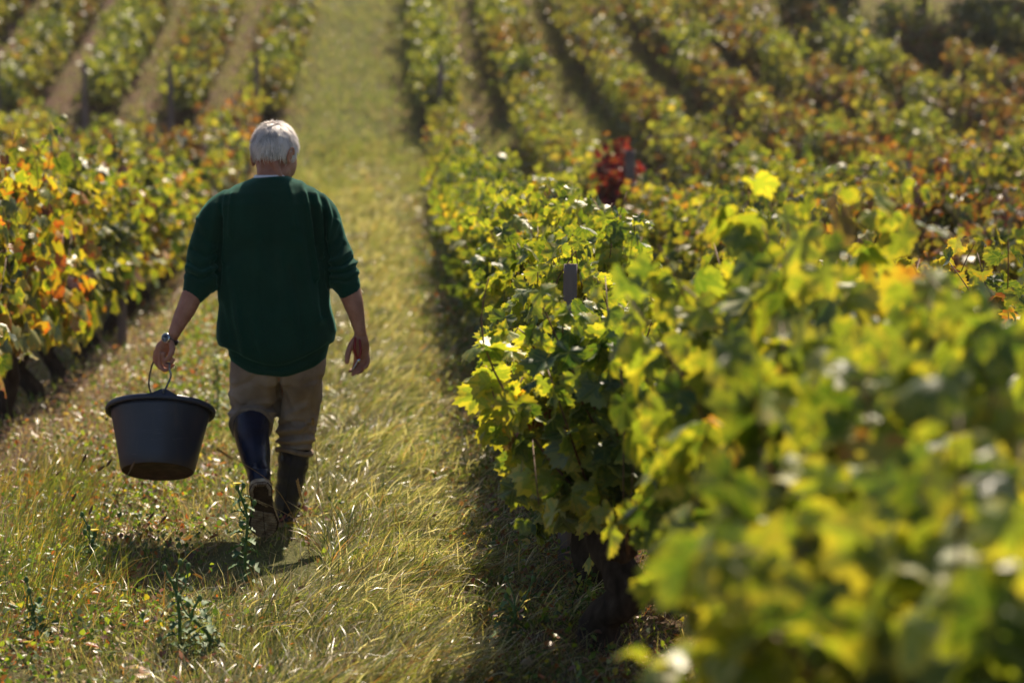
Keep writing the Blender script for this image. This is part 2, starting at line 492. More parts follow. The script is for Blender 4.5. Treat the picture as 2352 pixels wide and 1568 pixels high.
def vine_meshes(seed, pal, lod, height=1.4, nshoot=22, dens=1.0, low=0.25, wid=1.0, size=1.0):
    """trunk + foliage meshes of one vine; row runs along local y, base at the origin"""
    r = np.random.default_rng(seed)
    wood = MB()
    hz = r.uniform(0.34, 0.42)
    jx = lambda s: r.normal(0, s)
    # gnarled trunk
    tp = [(0, 0, -0.12), (jx(.02), jx(.03), 0.08), (jx(.04), jx(.04), 0.2), (jx(.03), jx(.05), hz)]
    gr = 1.08 if lod == 0 else 1.0
    if lod == 0: tp = [tp[0], (r.normal(0, .05), r.choice([-1, 1]) * .06, .10), (r.choice([-1, 1]) * .06, r.normal(0, .05), .22), tp[3]]
    tube(wood, tp, [.075 * gr, .06 * gr, .052 * gr, .062 * gr], 10 if lod == 0 else 6, 4 if lod == 0 else 2)
    ends = []
    for s in (-1, 1):
        q = [tp[-1], (jx(.04), s * .12, hz + .06), (jx(.05), s * r.uniform(.2, .28), hz + .02), (jx(.05), s * r.uniform(.3, .4), hz + .09)]
        tube(wood, q, [.05 * gr, .035 * gr, .032 * gr, .03], 8 if lod == 0 else 5, 3 if lod == 0 else 1)
        ends += q[1:]
    if lod == 0:
        for _ in range(11):
            e = ends[r.integers(len(ends))] if r.random() < .6 else tp[r.integers(1, 4)]
            ball(wood, np.array(e) + r.normal(0, .018, 3), r.uniform(.028, .055), nu=8, nv=6)
    Vb = wood.V[0]
    for a in wood.V:                       # knots and grooves
        a += (vnoise(a, 38, seed)[:, None] * r.uniform(.4, 1, 3)) * 0.015 * (1 if lod == 0 else 0)
    Pp, Tn, Nn, Sz = [], [], [], []
    shoots = []
    for i in range(nshoot):
        s0 = r.uniform(-.42, .42)
        st = np.array([jx(.04), s0, hz + .05])
        if i < nshoot * .68:               # upright shoots
            top = height * (r.uniform(.74, .92) if i % 3 else r.uniform(.92, 1.03))
            ex = jx(.16) * wid
            ptsS = [st, (ex * .5 + jx(.05), s0 + jx(.05), hz + (top - hz) * .4), (ex * .9 + jx(.06), s0 + jx(.1), hz + (top - hz) * .75), (ex * 1.25 + jx(.05), s0 + jx(.16), top)]
        else:                              # shoots that arch out and hang
            sd_ = 1 if r.random() < .5 else -1
            ml = r.uniform(.6, 1.1) * height * .8
            ex = sd_ * r.uniform(.2, .36) * wid
            ptsS = [st, (ex * .55, s0 + jx(.08), ml * .8), (ex, s0 + jx(.15), ml), (ex * 1.15, s0 + jx(.22), ml - r.uniform(.12, .4))]
        sp = spline(ptsS, 7)
        shoots.append(sp)
        if lod < 2:
            tube(wood, sp[::2], np.linspace(.0055, .002, len(sp[::2])), 4, 1, m=1, dome=False)
        seg = np.linalg.norm(np.diff(sp, axis=0), axis=1); cl = np.concatenate([[0], np.cumsum(seg)])
        step = 0.036 / dens
        for j, d in enumerate(np.arange(.03, cl[-1], step)):
            p = np.array([np.interp(d, cl, sp[:, k]) for k in range(3)])
            if p[2] < low: continue
            if vnoise(p[None], 9.0, seed * .7 + i)[0] < -.25 + .25 * (p[2] < .9): continue
            az = r.uniform(0, 2 * PI)
            o = np.array([math.cos(az), math.sin(az) * .8, 0])
            o[0] += np.sign(p[0] + 1e-6) * .4
            o = unit(o)
            tipf = d / cl[-1]
            L = r.uniform(.03, .13) * (1 - .4 * tipf)
            q = p + o * L + np.array([0, 0, r.uniform(-.05, .05)])
            Pp.append(q)
            Tn.append(o * r.uniform(.1, .8) + np.array([jx(.35), jx(.35), -r.uniform(.2, 1.1)]))
            Nn.append(o * r.uniform(.3, 1) + np.array([jx(.45), jx(.45), r.uniform(.1, 1.1)]))
            Sz.append(r.uniform(.06, .16) * (1 - .45 * tipf ** 2) * size)
    # low skirt of leaves round the head of the vine
    for _ in range(int(60 * dens)):
        sd_ = 1 if r.random() < .5 else -1
        q = np.array([sd_ * r.uniform(.08, .3) * wid, r.uniform(-.5, .5), r.uniform(low, .7)])
        Pp.append(q)
        Tn.append(np.array([sd_ * .3 + jx(.3), jx(.4), -r.uniform(.4, 1)]))
        Nn.append(np.array([sd_ * 1.0, jx(.5), r.uniform(0, .8)]))
        Sz.append(r.uniform(.09, .15) * size)
    # leaves deep inside the canopy
    for _ in range(int((150 if lod < 2 else 110) * dens)):
        Pp.append(np.array([r.normal(0, .11) * wid, r.uniform(-.52, .52), r.uniform(low + .05, height * .86)]))
        Tn.append(np.array([jx(.6), jx(.6), -r.uniform(.2, 1)])); Nn.append(r.normal(0, 1, 3)); Sz.append(r.uniform(.09, .15) * size)
    Pp = np.array(Pp); Sz = np.array(Sz)
    patch = 0.5 + 0.5 * vnoise(Pp, 4.2, seed * 1.37)
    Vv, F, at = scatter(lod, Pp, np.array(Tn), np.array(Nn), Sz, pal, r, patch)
    return wood, Vv, F, at, shoots

VINES = {}
def vine_proto(key, seed, pal, lod, **kw):
    wood, Vv, F, at, sh = vine_meshes(seed, pal, lod, **kw)
    me_w = mesh('trunk', wood.verts(), wood.F, [M_bark, M_cane], fmat=wood.M)
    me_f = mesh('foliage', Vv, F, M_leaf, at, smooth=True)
    VINES[key] = (me_w, me_f, sh)
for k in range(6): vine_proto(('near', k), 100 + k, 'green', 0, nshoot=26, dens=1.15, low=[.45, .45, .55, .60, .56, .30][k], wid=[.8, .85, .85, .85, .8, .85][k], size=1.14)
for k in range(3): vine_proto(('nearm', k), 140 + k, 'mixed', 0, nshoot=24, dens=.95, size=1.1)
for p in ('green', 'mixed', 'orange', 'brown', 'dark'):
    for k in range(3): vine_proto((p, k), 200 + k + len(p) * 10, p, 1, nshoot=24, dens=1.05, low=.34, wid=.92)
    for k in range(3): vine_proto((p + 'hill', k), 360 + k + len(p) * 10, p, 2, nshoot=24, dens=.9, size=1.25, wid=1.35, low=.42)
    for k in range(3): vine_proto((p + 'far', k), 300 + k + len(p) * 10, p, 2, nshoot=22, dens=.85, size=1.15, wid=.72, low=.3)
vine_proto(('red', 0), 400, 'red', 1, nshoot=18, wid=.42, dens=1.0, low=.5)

ORD = ['first', 'second', 'third', 'fourth', 'fifth', 'sixth', 'seventh', 'eighth', 'ninth', 'tenth', 'eleventh', 'twelfth', 'thirteenth', 'fourteenth', 'fifteenth', 'sixteenth', 'seventeenth', 'eighteenth', 'nineteenth', 'twentieth', 'twenty-first', 'twenty-second', 'twenty-third', 'twenty-fourth', 'twenty-fifth', 'twenty-sixth', 'twenty-seventh', 'twenty-eighth', 'twenty-ninth', 'thirtieth', 'thirty-first', 'thirty-second', 'thirty-third', 'thirty-fourth', 'thirty-fifth', 'thirty-sixth', 'thirty-seventh', 'thirty-eighth', 'thirty-ninth', 'fortieth', 'forty-first', 'forty-second', 'forty-third', 'forty-fourth', 'forty-fifth']
def inframe(x, y, margin=0.5):
    z = float(H(x, y))
    s = FPX / y
    px = 850 + x * s
    if px < -margin * s - 40 or px > 2352 + margin * s + 60: return False
    bot = 308 + s * (CAM_H - z); top = bot - 1.45 * s
    return bot > -10 and top < 1700
def xbend(x0, y):
    return x0 + (0.36 * min(max((y - 14) / 28, 0), 1) ** 1.5 + (.2 * min(max((y - 8) / 7, 0), 1) if x0 < 1 else 0) if x0 > 0 else -0.08 * min(max((y - 14) / 28, 0), 1))
plan = []       # (distance, x, y, rowlabel, block, palette, hscale)
ROWS1 = [(-2.06, 'row left of path', 11.6, 42.3), (-3.77, 'second row left of path', 18, 42), (-5.42, 'third row left of path', 22, 42), (-7.07, 'fourth row left of path', 28, 42),
         (0.76, 'row right of path', 3.4, 43.5), (2.42, 'second row right of path', 6.1, 44.5), (4.07, 'third row right of path', 10.2, 46.3), (5.72, 'fourth row right of path', 15, 46.3),
         (7.37, 'fifth row right of path', 20, 46.3), (9.02, 'sixth row right of path', 26, 46.3), (10.67, 'seventh row right of path', 32, 46.3)]
r1y = [3.4, 4.4, 5.42, 6.45, 7.5, 8.6, 9.7, 10.8]
r1h = [1.30, 1.44, 1.55, 1.40, 1.20, 1.04, 1.27, 1.38]
rr = np.random.default_rng(77)
for x0, rl, ya, yb in ROWS1:
    ys = list(r1y) + list(np.arange(11.9, yb, 1.12)) if x0 == 0.76 else list(np.arange(ya, yb, 1.12))
    c = 0
    for i, y in enumerate(ys):
        x = xbend(x0, y) + (0 if x0 != .76 else .22 if 5 < y < 7 else .14 if 4 < y < 5 else -.02 if 7 < y < 8 else .05 if 8 < y < 9 else .05 if 9 < y < 16 else 0)
        if not inframe(x, y): continue
        if x0 == 0.76:
            pal = 'green' if y < 26 else ['green', 'mixed'][rr.integers(2)]
            h = r1h[i] if i < len(r1h) else rr.uniform(1.3, 1.44)
        elif x0 == 2.42:
            pal = ['mixed', 'mixed', 'green'][rr.integers(3)] if y > 13 else 'mixed'
            h = rr.uniform(1.2, 1.3) if y < 13 else rr.uniform(1.28, 1.4)
        elif x0 == -2.06:
            pal = ['orange', 'orange', 'green', 'mixed', 'brown'][rr.integers(5)] if y < 24 else ['green', 'mixed', 'orange', 'brown'][rr.integers(4)]
            h = rr.uniform(1.32, 1.7) + (.1 if y < 15 else 0)
        else:
            pal = ['green', 'mixed', 'brown', 'mixed', 'brown'][rr.integers(5)] if x0 > 0 else ['green', 'mixed', 'orange'][rr.integers(3)]
            h = rr.uniform(1.12, 1.5)
        ryy = y + (0 if x0 == 0.76 and y < 11 else rr.uniform(-.1, .1))
        plan.append([x, ryy, rl, pal, h, c, 1]); c += 1
# upper block beyond the grass headland
XU = [(-1.98 - 1.64 * k, 'hillside row left of path' if k == 0 else '%s hillside row left of path' % ORD[k]) for k in range(6)] + \
     [(1.30 + 1.62 * k, 'hillside row right of path' if k == 0 else '%s hillside row right of path' % ORD[k]) for k in range(11)]
for x0, rl in XU:
    c = 0
    ya = 47.3 + rr.uniform(-.3, .3)
    for y in np.arange(ya, 64, 1.25):
        x = x0 + (.028 * (y - 46.2) if x0 < 0 else 0)
        if not inframe(x, y, 0.4): continue
        if x > 8.8 and y > 51.5: continue
        pal = ['green', 'green', 'mixed', 'brown'][rr.integers(4)] if x0 < 3 else ['mixed', 'brown', 'mixed', 'green'][rr.integers(4)]
        if x0 > 12: pal = ['dark', 'brown'][rr.integers(2)]
        plan.append([x, y, rl, pal, rr.uniform(1.3, 1.55), c, 2]); c += 1
for p_ in plan:                                # two vines further right stand out dark red brown
    if p_[2].startswith('second row right') and abs(p_[1] - 22.9) < .5: p_[3] = 'red'; p_[4] = 1.62; p_[0] = 2.30
    elif p_[2].startswith('second row right') and 16 < p_[1] < 22.4: p_[0] += .16; p_[4] = min(p_[4], 1.28)
print('VINES planned', len(plan), flush=True)
plan.sort(key=lambda p: p[1])
indiv, rest = plan[:300], plan[300:]
for i, (x, y, rl, pal, h, c, blk) in enumerate(indiv):
    if pal == 'red': key = ('red', 0)
    elif y < 12.5 and x > 0: key = (('near', (c if abs(x - .8) < .5 else i) % 6) if pal == 'green' else ('nearm', i % 3))
    elif y < 27: key = (pal, int(rr.integers(3)))
    else: key = (pal + ('hill' if blk == 2 else 'far'), int(rr.integers(3)))
    mw, mf, sh = VINES[key]
    o = empty('grapevine', (x, y, float(H(x, y)) - .01), (PI if rr.random() < .5 else 0) + rr.uniform(-.07, .07))
    sz = h / 1.4
    o.scale = (rr.uniform(.92, 1.12), 1.1 if blk == 1 else 1.2, sz)
    tag(o, '%s grapevine, %s from near end, %s' % (PALWORD[pal], ORD[c], rl), 'grapevine', 'grapevines in rows')
    a = link('trunk', mw, o); b = link('foliage', mf, o)
if rest:
    Vs, Fs, at = [], [], {'ca': [], 'cb': [], 'lp': []}
    n0 = 0
    for x, y, rl, pal, h, c, blk in rest:
        mf = VINES[(pal + 'hill', int(rr.integers(3)))][1]
        nv = len(mf.vertices); a = np.empty(nv * 3, np.float32); mf.vertices.foreach_get('co', a); a = a.reshape(-1, 3)
        f = np.empty(len(mf.loops), np.int32); mf.loops.foreach_get('vertex_index', f); f = f.reshape(-1, 3)
        Vs.append(a * np.array([1, 1.3, h / 1.4]) * (1 if rr.random() < .5 else 1) + np.array([x, y, float(H(x, y))]))
        Fs.append(f + n0); n0 += nv
        for k, dim, nm in (('ca', 4, 'color'), ('cb', 4, 'color'), ('lp', 3, 'vector')):
            q = np.empty(nv * dim, np.float32); mf.attributes[k].data.foreach_get(nm, q); at[k].append(q.reshape(-1, dim))
    me = mesh('vines', np.vstack(Vs), np.vstack(Fs), M_leaf, {'ca': ('FLOAT_COLOR', np.vstack(at['ca'])), 'cb': ('FLOAT_COLOR', np.vstack(at['cb'])), 'lp': ('FLOAT_VECTOR', np.vstack(at['lp']))})
    tag(link('vine_mass', me), 'farthest mixed green and brown vines at the top of the hillside', 'vines', kind='stuff')

# ------------------------------------------------------------------ grass, weeds and litter
def blades(name, B, az, Ln, Wd, l0, l1, cols, label, cat, K=4, mat=None, tipw=0.15):
    """one object of many bent blades. B base points, az lean direction, l0..l1 angle from vertical"""
    N = len(B)
    t = np.linspace(0, 1, K)
    th = l0[:, None] + (l1 - l0)[:, None] * t[None]
    ds = Ln[:, None] / (K - 1)
    hx = np.concatenate([np.zeros((N, 1)), np.cumsum(np.sin((th[:, 1:] + th[:, :-1]) / 2) * ds, 1)], 1)
    hz = np.concatenate([np.zeros((N, 1)), np.cumsum(np.cos((th[:, 1:] + th[:, :-1]) / 2) * ds, 1)], 1)
    ca_, sa_ = np.cos(az)[:, None], np.sin(az)[:, None]
    Cx = B[:, 0:1] + hx * ca_; Cy = B[:, 1:2] + hx * sa_; Cz = B[:, 2:3] + hz
    w = Wd[:, None] * (1 - (1 - tipw) * t[None] ** 1.6) * 0.5
    tw = rng.uniform(-1.0, 1.0, N)[:, None]
    wx = -sa_ * np.cos(tw); wy = ca_ * np.cos(tw); wz = np.sin(tw)
    V = np.empty((N, K, 2, 3))
    for s, k in ((-1, 0), (1, 1)):
        V[:, :, k, 0] = Cx + s * w * wx; V[:, :, k, 1] = Cy + s * w * wy; V[:, :, k, 2] = Cz + s * w * wz
    i = np.arange(K - 1)
    q = np.column_stack([2 * i, 2 * i + 1, 2 * i + 3, 2 * i + 2])
    F = (q[None] + (np.arange(N) * 2 * K)[:, None, None]).reshape(-1, 4)
    ca = np.ones((N, K * 2, 4)); ca[:, :, :3] = cols[:, None]
    me = mesh(name, V.reshape(-1, 3), F, mat or M_blade, {'ca': ('FLOAT_COLOR', ca.reshape(-1, 4))})
    return tag(link(name, me), label, cat, kind='stuff')
def pick(cols, w, N, j=0.25, seed=None):
    w = np.array(w, float); w /= w.sum()
    k = rng.choice(len(cols), N, p=w)
    return np.array(cols)[k] * rng.uniform(1 - j, 1 + j, (N, 1))
GREENS = [(.13, .17, .035), (.23, .25, .055), (.36, .32, .13), (.44, .34, .19), (.36, .18, .08), (.05, .08, .025), (.62, .54, .42)]
def rows_xy(n, dfun, y0, y1, xa, xb):
    """n points with density falling as 1/y^1.3 (so near ground is covered more finely)"""
    out = []
    while sum(len(o) for o in out) < n:
        m_ = n * 2
        u = rng.random(m_)
        p = -0.6
        y = (y0 ** (p + 1) + u * (y1 ** (p + 1) - y0 ** (p + 1))) ** (1 / (p + 1))
        x = rng.uniform(xa, xb, m_)
        keep = rng.random(m_) < dfun(x, y)
        px = 850 + x * FPX / y
        keep &= (px > -80) & (px < 2420)
        keep &= ~((x > -.64) & (x < -.2) & (y > 8.8) & (y < 9.8) & (rng.random(m_) < .72))      # trodden flat where he has just stepped
        out.append(np.column_stack([x, y])[keep])
    P2 = np.vstack(out)[:n]
    return np.column_stack([P2, H(P2[:, 0], P2[:, 1]) - 0.004])
def clump(x, y, s=1.0, k=0.0):
    return 0.5 + 0.5 * vnoise(np.column_stack([x, y, x * 0 + k]), s, k)

# the long matted strip running up the right half of the path
def strip_c(y): return 0.06 + 0.10 * np.sin(y * 0.8)
def d_strip(x, y):
    return np.exp(-((x - strip_c(y)) / 0.40) ** 2) * (0.10 + 0.90 * np.clip(clump(x, y, 4.2, 2.0) * 1.9 - .45, 0, 1))
B = rows_xy(75000, d_strip, 6.3, 44, -1.0, 1.2)
near_feet = (B[:, 0] < -.2) & (B[:, 1] > 8.6) & (B[:, 1] < 10.6)
B = B[~near_feet | (rng.random(len(B)) < .1)]
N = len(B)
az = 0.15 + 1.5 * vnoise(B, 3.1, 4.0) + rng.normal(0, .75, N)
big = clump(B[:, 0], B[:, 1], 4.2, 2.0)
Ln = rng.uniform(.06, .23, N) * (0.6 + .7 * big) * (1 + np.clip(B[:, 1] - 15, 0, 25) * .01)
Wd = rng.uniform(.0028, .0065, N) * (1 + np.clip(B[:, 1] - 9, 0, 30) * .09)
cols = pick(GREENS, [4, 4, 4, 3, 1.6, 3, 4.5], N, .5)
blades('long_grass', B, az, Ln, Wd, rng.uniform(.0, .9, N), rng.uniform(.8, 2.2, N), cols, 'long matted grass strip bent over along the right half of the path', 'grass', K=5)
# short green turf over the rest of the path
def d_turf(x, y):
    return (0.10 + 0.90 * np.exp(-((x + 0.32) / 0.55) ** 2)) * (0.12 + .88 * clump(x, y, 2.1, 5.0)) * (1 - .5 * np.exp(-((x + 1.15) / .16) ** 2)) * np.where(x > .95, .3, 1)
B = rows_xy(70000, d_turf, 6.3, 46, -2.3, 1.2)
N = len(B)
Ln = rng.uniform(.03, .12, N) * np.where((B[:, 0] < -.2) & (B[:, 0] > -.7) & (B[:, 1] > 9) & (B[:, 1] < 10.6), .5, 1) * (1 + np.clip(B[:, 1] - 12, 0, 30) * .02); Wd = rng.uniform(.002, .0045, N) * (1 + np.clip(B[:, 1] - 9, 0, 30) * .1)
blades('short_grass', B, rng.uniform(0, 2 * PI, N), Ln, Wd, rng.uniform(0, .5, N), rng.uniform(.3, 1.5, N), np.where(((np.abs(B[:, 0] - .12) < .2) | (np.abs(B[:, 0] + 1.15) < .22) | (clump(B[:, 0], B[:, 1], 1.4, 12.0) > .68))[:, None], pick(GREENS, [2, 3, 4, 5, 2, 2, 4], N, .45), pick(GREENS, [5, 5, 4, 2, 1, 3, 1.8], N, .45)), 'short sunlit green grass covering the path between the vine rows', 'grass', K=3)
# a second tussocky drift on the left, leaning right
def d_left(x, y):
    a = np.exp(-((x + 1.34) / .17) ** 2 - ((y - 9.9) / .8) ** 2) + np.exp(-((x + 1.15) / .22) ** 2 - ((y - 8.6) / .55) ** 2) + .8 * np.exp(-((x + 1.5) / .22) ** 2 - ((y - 11.2) / .7) ** 2)
    return np.clip(a, 0, 1)
B = rows_xy(3200, d_left, 6.8, 12.5, -2.1, -.7)
N = len(B)
blades('tussock_grass', B, rng.normal(.35, .9, N), rng.uniform(.08, .26, N), rng.uniform(.002, .0045, N), rng.uniform(0, .4, N), rng.uniform(.5, 1.7, N), pick([(.07, .12, .02), (.14, .19, .03), (.24, .26, .04), (.42, .30, .06), (.48, .24, .05), (.36, .28, .14)], [3, 3, 3, 2, 1.2, 1.5], N, .5), 'tussocks of green and orange tinged grass leaning right at the left edge of the path', 'grass', K=5)
# dry stems and thatch under the vines and left of the path
def d_dry(x, y):
    return (.25 + .75 * clump(x, y, 2.7, 9.0)) * (np.exp(-((x + 1.25) / .7) ** 2) + np.exp(-((x - .72) / .45) ** 2) + .16)
B = rows_xy(78000, d_dry, 6.3, 40, -2.8, 1.6)
N = len(B)
blades('dry_thatch', B, rng.uniform(0, 2 * PI, N), rng.uniform(.03, .13, N), rng.uniform(.0018, .004, N) * (1 + np.clip(B[:, 1] - 9, 0, 30) * .09), rng.uniform(.2, 1.4, N), rng.uniform(.8, 1.8, N), pick([(.26, .14, .10), (.42, .29, .20), (.15, .08, .055), (.58, .47, .37), (.26, .08, .05), (.07, .04, .03)], [3, 4, 3, 2.4, 1, 2], N, .4), 'dry reddish brown thatch lying under the vines and beside the path', 'dry grass', K=3)
# hillside turf, coarse because it is far
def d_hill(x, y):
    row = np.where(x < 0, np.abs(((x + 2.15) / 1.62 + 50) % 1 - .5), np.abs(((x - 1.30) / 1.62 + 50) % 1 - .5))   # .5 under a row
    under = np.clip((row - .28) / .1, 0, 1)
    pathz = (x > -1.7) & (x < .9)
    left = x < -1.7
    d = np.where(left, .05 + .16 * clump(x, y, .8, 1.0), .25 + .6 * clump(x, y, 1.1, 3.0))
    d = np.where(left & (x > -5.2), d + .25 * (np.sin(x * 3.9) > .2), d)
    return np.where(pathz, .5 + .5 * clump(x, y, 1.3, 7.0), d * (1 - .6 * under)) * np.where((y < 46.5) & (y > 41.5), 1.4, 1)
B = rows_xy(110000, d_hill, 38, 66, -12, 20)
N = len(B)
hc = pick([(.115, .155, .045), (.22, .26, .08), (.33, .33, .14), (.44, .36, .24), (.28, .18, .12)], [4, 4, 4, 2, 1.2], N)
blades('hillside_grass', B, rng.uniform(0, 2 * PI, N), rng.uniform(.06, .2, N), rng.uniform(.010, .022, N), rng.uniform(0, .5, N), rng.uniform(.3, 1.6, N), hc, 'green grass between the vine rows on the hillside and up the path', 'grass', K=3)
# between the right hand rows and the left hand rows in the lower block
def d_alley(x, y): return np.where((x > -2) & (x < 1), 0.0, .4 + .6 * clump(x, y, 1.5, 8.0))
B = rows_xy(36000, d_alley, 6.5, 44, -9, 14)
N = len(B)
blades('alley_grass', B, rng.uniform(0, 2 * PI, N), rng.uniform(.05, .16, N), rng.uniform(.003, .006, N) * (1 + np.clip(B[:, 1] - 9, 0, 35) * .08), rng.uniform(0, .6, N), rng.uniform(.4, 1.6, N), pick(GREENS, [3, 3, 3, 2, 1.4, 1.5, 1], N), 'patchy grass in the alleys between the vine rows', 'grass', K=3)

# small broad-leaved weeds and fallen leaves
def small_leaves(name, B, size, flat, cols, label, cat, mat, tmpl=None, up=(0, .06)):
    N = len(B)
    L = np.array([(0, 0, 0), (.28, .35, .05), (.30, .7, .02), (0, 1, -.08), (-.30, .7, .02), (-.28, .35, .05)]) if tmpl is None else tmpl
    T = np.array([(0, 1, 2), (0, 2, 3), (0, 3, 4), (0, 4, 5)])
    az = rng.uniform(0, 2 * PI, N); el = flat
    d = np.column_stack([np.cos(az) * np.cos(el), np.sin(az) * np.cos(el), np.sin(el)])
    up_ = np.column_stack([rng.normal(0, .35, N), rng.normal(0, .35, N), np.ones(N)])
    X = np.cross(d, up_); X /= np.linalg.norm(X, axis=1)[:, None]; Z = np.cross(X, d)
    B = B + np.column_stack([np.zeros(N), np.zeros(N), rng.uniform(up[0], up[1], N)])
    V = B[:, None] + size[:, None, None] * (L[None, :, 0:1] * X[:, None] + L[None, :, 1:2] * d[:, None] + L[None, :, 2:3] * Z[:, None] * rng.uniform(-3, 3, N)[:, None, None])
    n = len(L)
    F = (T[None] + (np.arange(N) * n)[:, None, None]).reshape(-1, 3)
    ca = np.ones((N, n, 4)); ca[:, :, :3] = cols[:, None]
    return tag(link(name, mesh(name, V.reshape(-1, 3), F, mat, {'ca': ('FLOAT_COLOR', ca.reshape(-1, 4))})), label, cat, kind='stuff')
def d_weed(x, y):
    return (np.exp(-((x + 1.1) / .65) ** 2) + .6 * np.exp(-((x - .75) / .3) ** 2) + .1) * (.05 + .95 * np.clip(clump(x, y, 3.4, 6.0) * 1.6 - .35, 0, 1))
B = rows_xy(36000, d_weed, 6.3, 30, -2.6, 1.5)
N = len(B)
small_leaves('low_weeds', B, rng.uniform(.010, .034, N) * (1 + np.clip(B[:, 1] - 12, 0, 20) * .05), rng.uniform(-.2, 1.2, N), pick([(.06, .11, .03), (.12, .19, .035), (.24, .30, .05), (.40, .34, .05), (.34, .10, .04), (.14, .06, .04)], [4, 4, 3, 1, 1, 2], N), 'low broad leaved weeds covering the left side of the path', 'weeds', M_weed, up=(0, .085))
def d_lit(x, y):
    return np.exp(-((x + 1.1) / .6) ** 2) + .8 * np.exp(-((x - .7) / .35) ** 2) + .06
B = rows_xy(4200, d_lit, 6.3, 34, -2.7, 1.6)
N = len(B)
small_leaves('fallen_leaves', B, rng.uniform(.018, .06, N), rng.uniform(-.4, .7, N), pick([(.24, .05, .03), (.30, .11, .05), (.17, .085, .055), (.40, .29, .20), (.50, .36, .08), (.38, .15, .05)], [2.4, 2, 4, 1.4, .8, 1], N, .4), 'fallen red, orange and brown vine leaves scattered over the weeds', 'leaves', M_weed, up=(.005, .05))

# ------------------------------------------------------------------ stand-alone plants in the foreground
M_thistle = simple_mat('sow thistle green', [(0.3, (.05, .11, .04)), (.6, (.10, .19, .06)), (.8, (.20, .26, .12))], 40, .62, .3)
M_petal = simple_mat('yellow petal', [(.4, (.75, .52, .02)), (.6, (.85, .65, .03))], 30, .6, .2)
M_seed = simple_mat('brown seed head', [(.35, (.10, .05, .03)), (.65, (.26, .15, .08))], 60, .8, .2, .6, 300)
M_stalk = simple_mat('dry stalk', [(.35, (.20, .13, .05)), (.65, (.40, .27, .12))], 30, .6, .3)
def thistle(px, py, hgt, seed, label, flowers=1):
    g = G(px, py); g[2] = float(H(g[0], g[1]))
    r = np.random.default_rng(seed)
    o = empty('sow_thistle', g)
    st = MB()
    pts = [(0, 0, -.03), (r.normal(0, .01), 0, hgt * .35), (r.normal(0, .014), r.normal(0, .01), hgt * .7), (r.normal(0, .018), 0, hgt)]
    tube(st, pts, [.0075, .006, .005, .004], 7, 4)
    tips = [np.array(pts[-1], float)]
    for _ in range(2 + flowers):
        b = np.array(pts[2]) + r.normal(0, .006, 3); e = b + np.array([r.normal(0, .035), r.normal(0, .03), r.uniform(.05, .11)])
        tube(st, [b, (b + e) / 2 + np.array([r.normal(0, .008), 0, -.008]), e], [.0035, .003, .003], 5, 3); tips.append(e)
    for e in tips: ball(st, e, (.0085, .0085, .012), nu=8, nv=6)
    st.build('stem', M_thistle, o)
    for k in range(int(12 + hgt * 30)):
        z = hgt * (k + .5) / (12 + hgt * 30) * .96
        L = r.uniform(.055, .095) * (1 - .5 * z / hgt)
        az = k * 2.4 + r.normal(0, .3)
        d = np.array([math.cos(az), math.sin(az), r.uniform(-.1, .5)])
        d = unit(d); sd_ = unit(np.cross(d, [0, 0, 1])); up = np.cross(sd_, d)
        nseg = 9; V = []
        for i in range(nseg):
            tt = i / (nseg - 1)
            wd = L * .26 * (math.sin(PI * min(tt * 1.05, 1)) ** .6 + .12) * (1.35 if i % 2 else .55)
            if i == nseg - 1: wd = .0004
            c = d * L * tt - np.array([0, 0, 1]) * L * .45 * tt * tt + np.array([0, 0, z])
            V += [c - sd_ * wd + up * wd * .5, c, c + sd_ * wd + up * wd * .5]
        F = []
        for i in range(nseg - 1):
            a = i * 3
            F += [(a, a + 1, a + 4, a + 3), (a + 1, a + 2, a + 5, a + 4)]
        mb = MB(); mb.add(V, F); mb.build('leaf', M_thistle, o)
    for f in range(flowers):
        e = tips[f]; mb = MB()
        for j in range(16):
            a = 2 * PI * j / 16; u_ = np.array([math.cos(a), math.sin(a), .45])
            s_ = np.array([-math.sin(a), math.cos(a), 0]) * .0028
            c0 = e + np.array([0, 0, .010])
            mb.add([c0 - s_, c0 + s_, c0 + u_ * .015 + s_, c0 + u_ * .015 - s_], [(0, 1, 2, 3)])
        ball(mb, e + np.array([0, 0, .012]), (.006, .006, .004), nu=8, nv=5)
        mb.build('flower', M_petal, o)
    return tag(o, label, 'thistle', 'sow thistles in the foreground weeds')
thistle(562, 1345, .36, 1, 'tall sow thistle with a yellow flower just left of the raised boot', 1)
thistle(412, 1490, .28, 2, 'slender sow thistle at the bottom of the photo below the bucket', 0)
thistle(468, 1505, .20, 3, 'short bushy sow thistle right beside the slender thistle at the bottom', 0)
thistle(212, 1325, .17, 4, 'small sow thistle with a yellow bud below left of the bucket', 1)
thistle(88, 1460, .14, 5, 'lowest leftmost dark sow thistle near the left photo edge', 0)
thistle(1165, 1500, .16, 6, 'dark leafy sow thistle at the foot of the right vine row', 0)
thistle(500, 950, .34, 7, 'blurred leafy sow thistle growing just behind the bucket', 0)

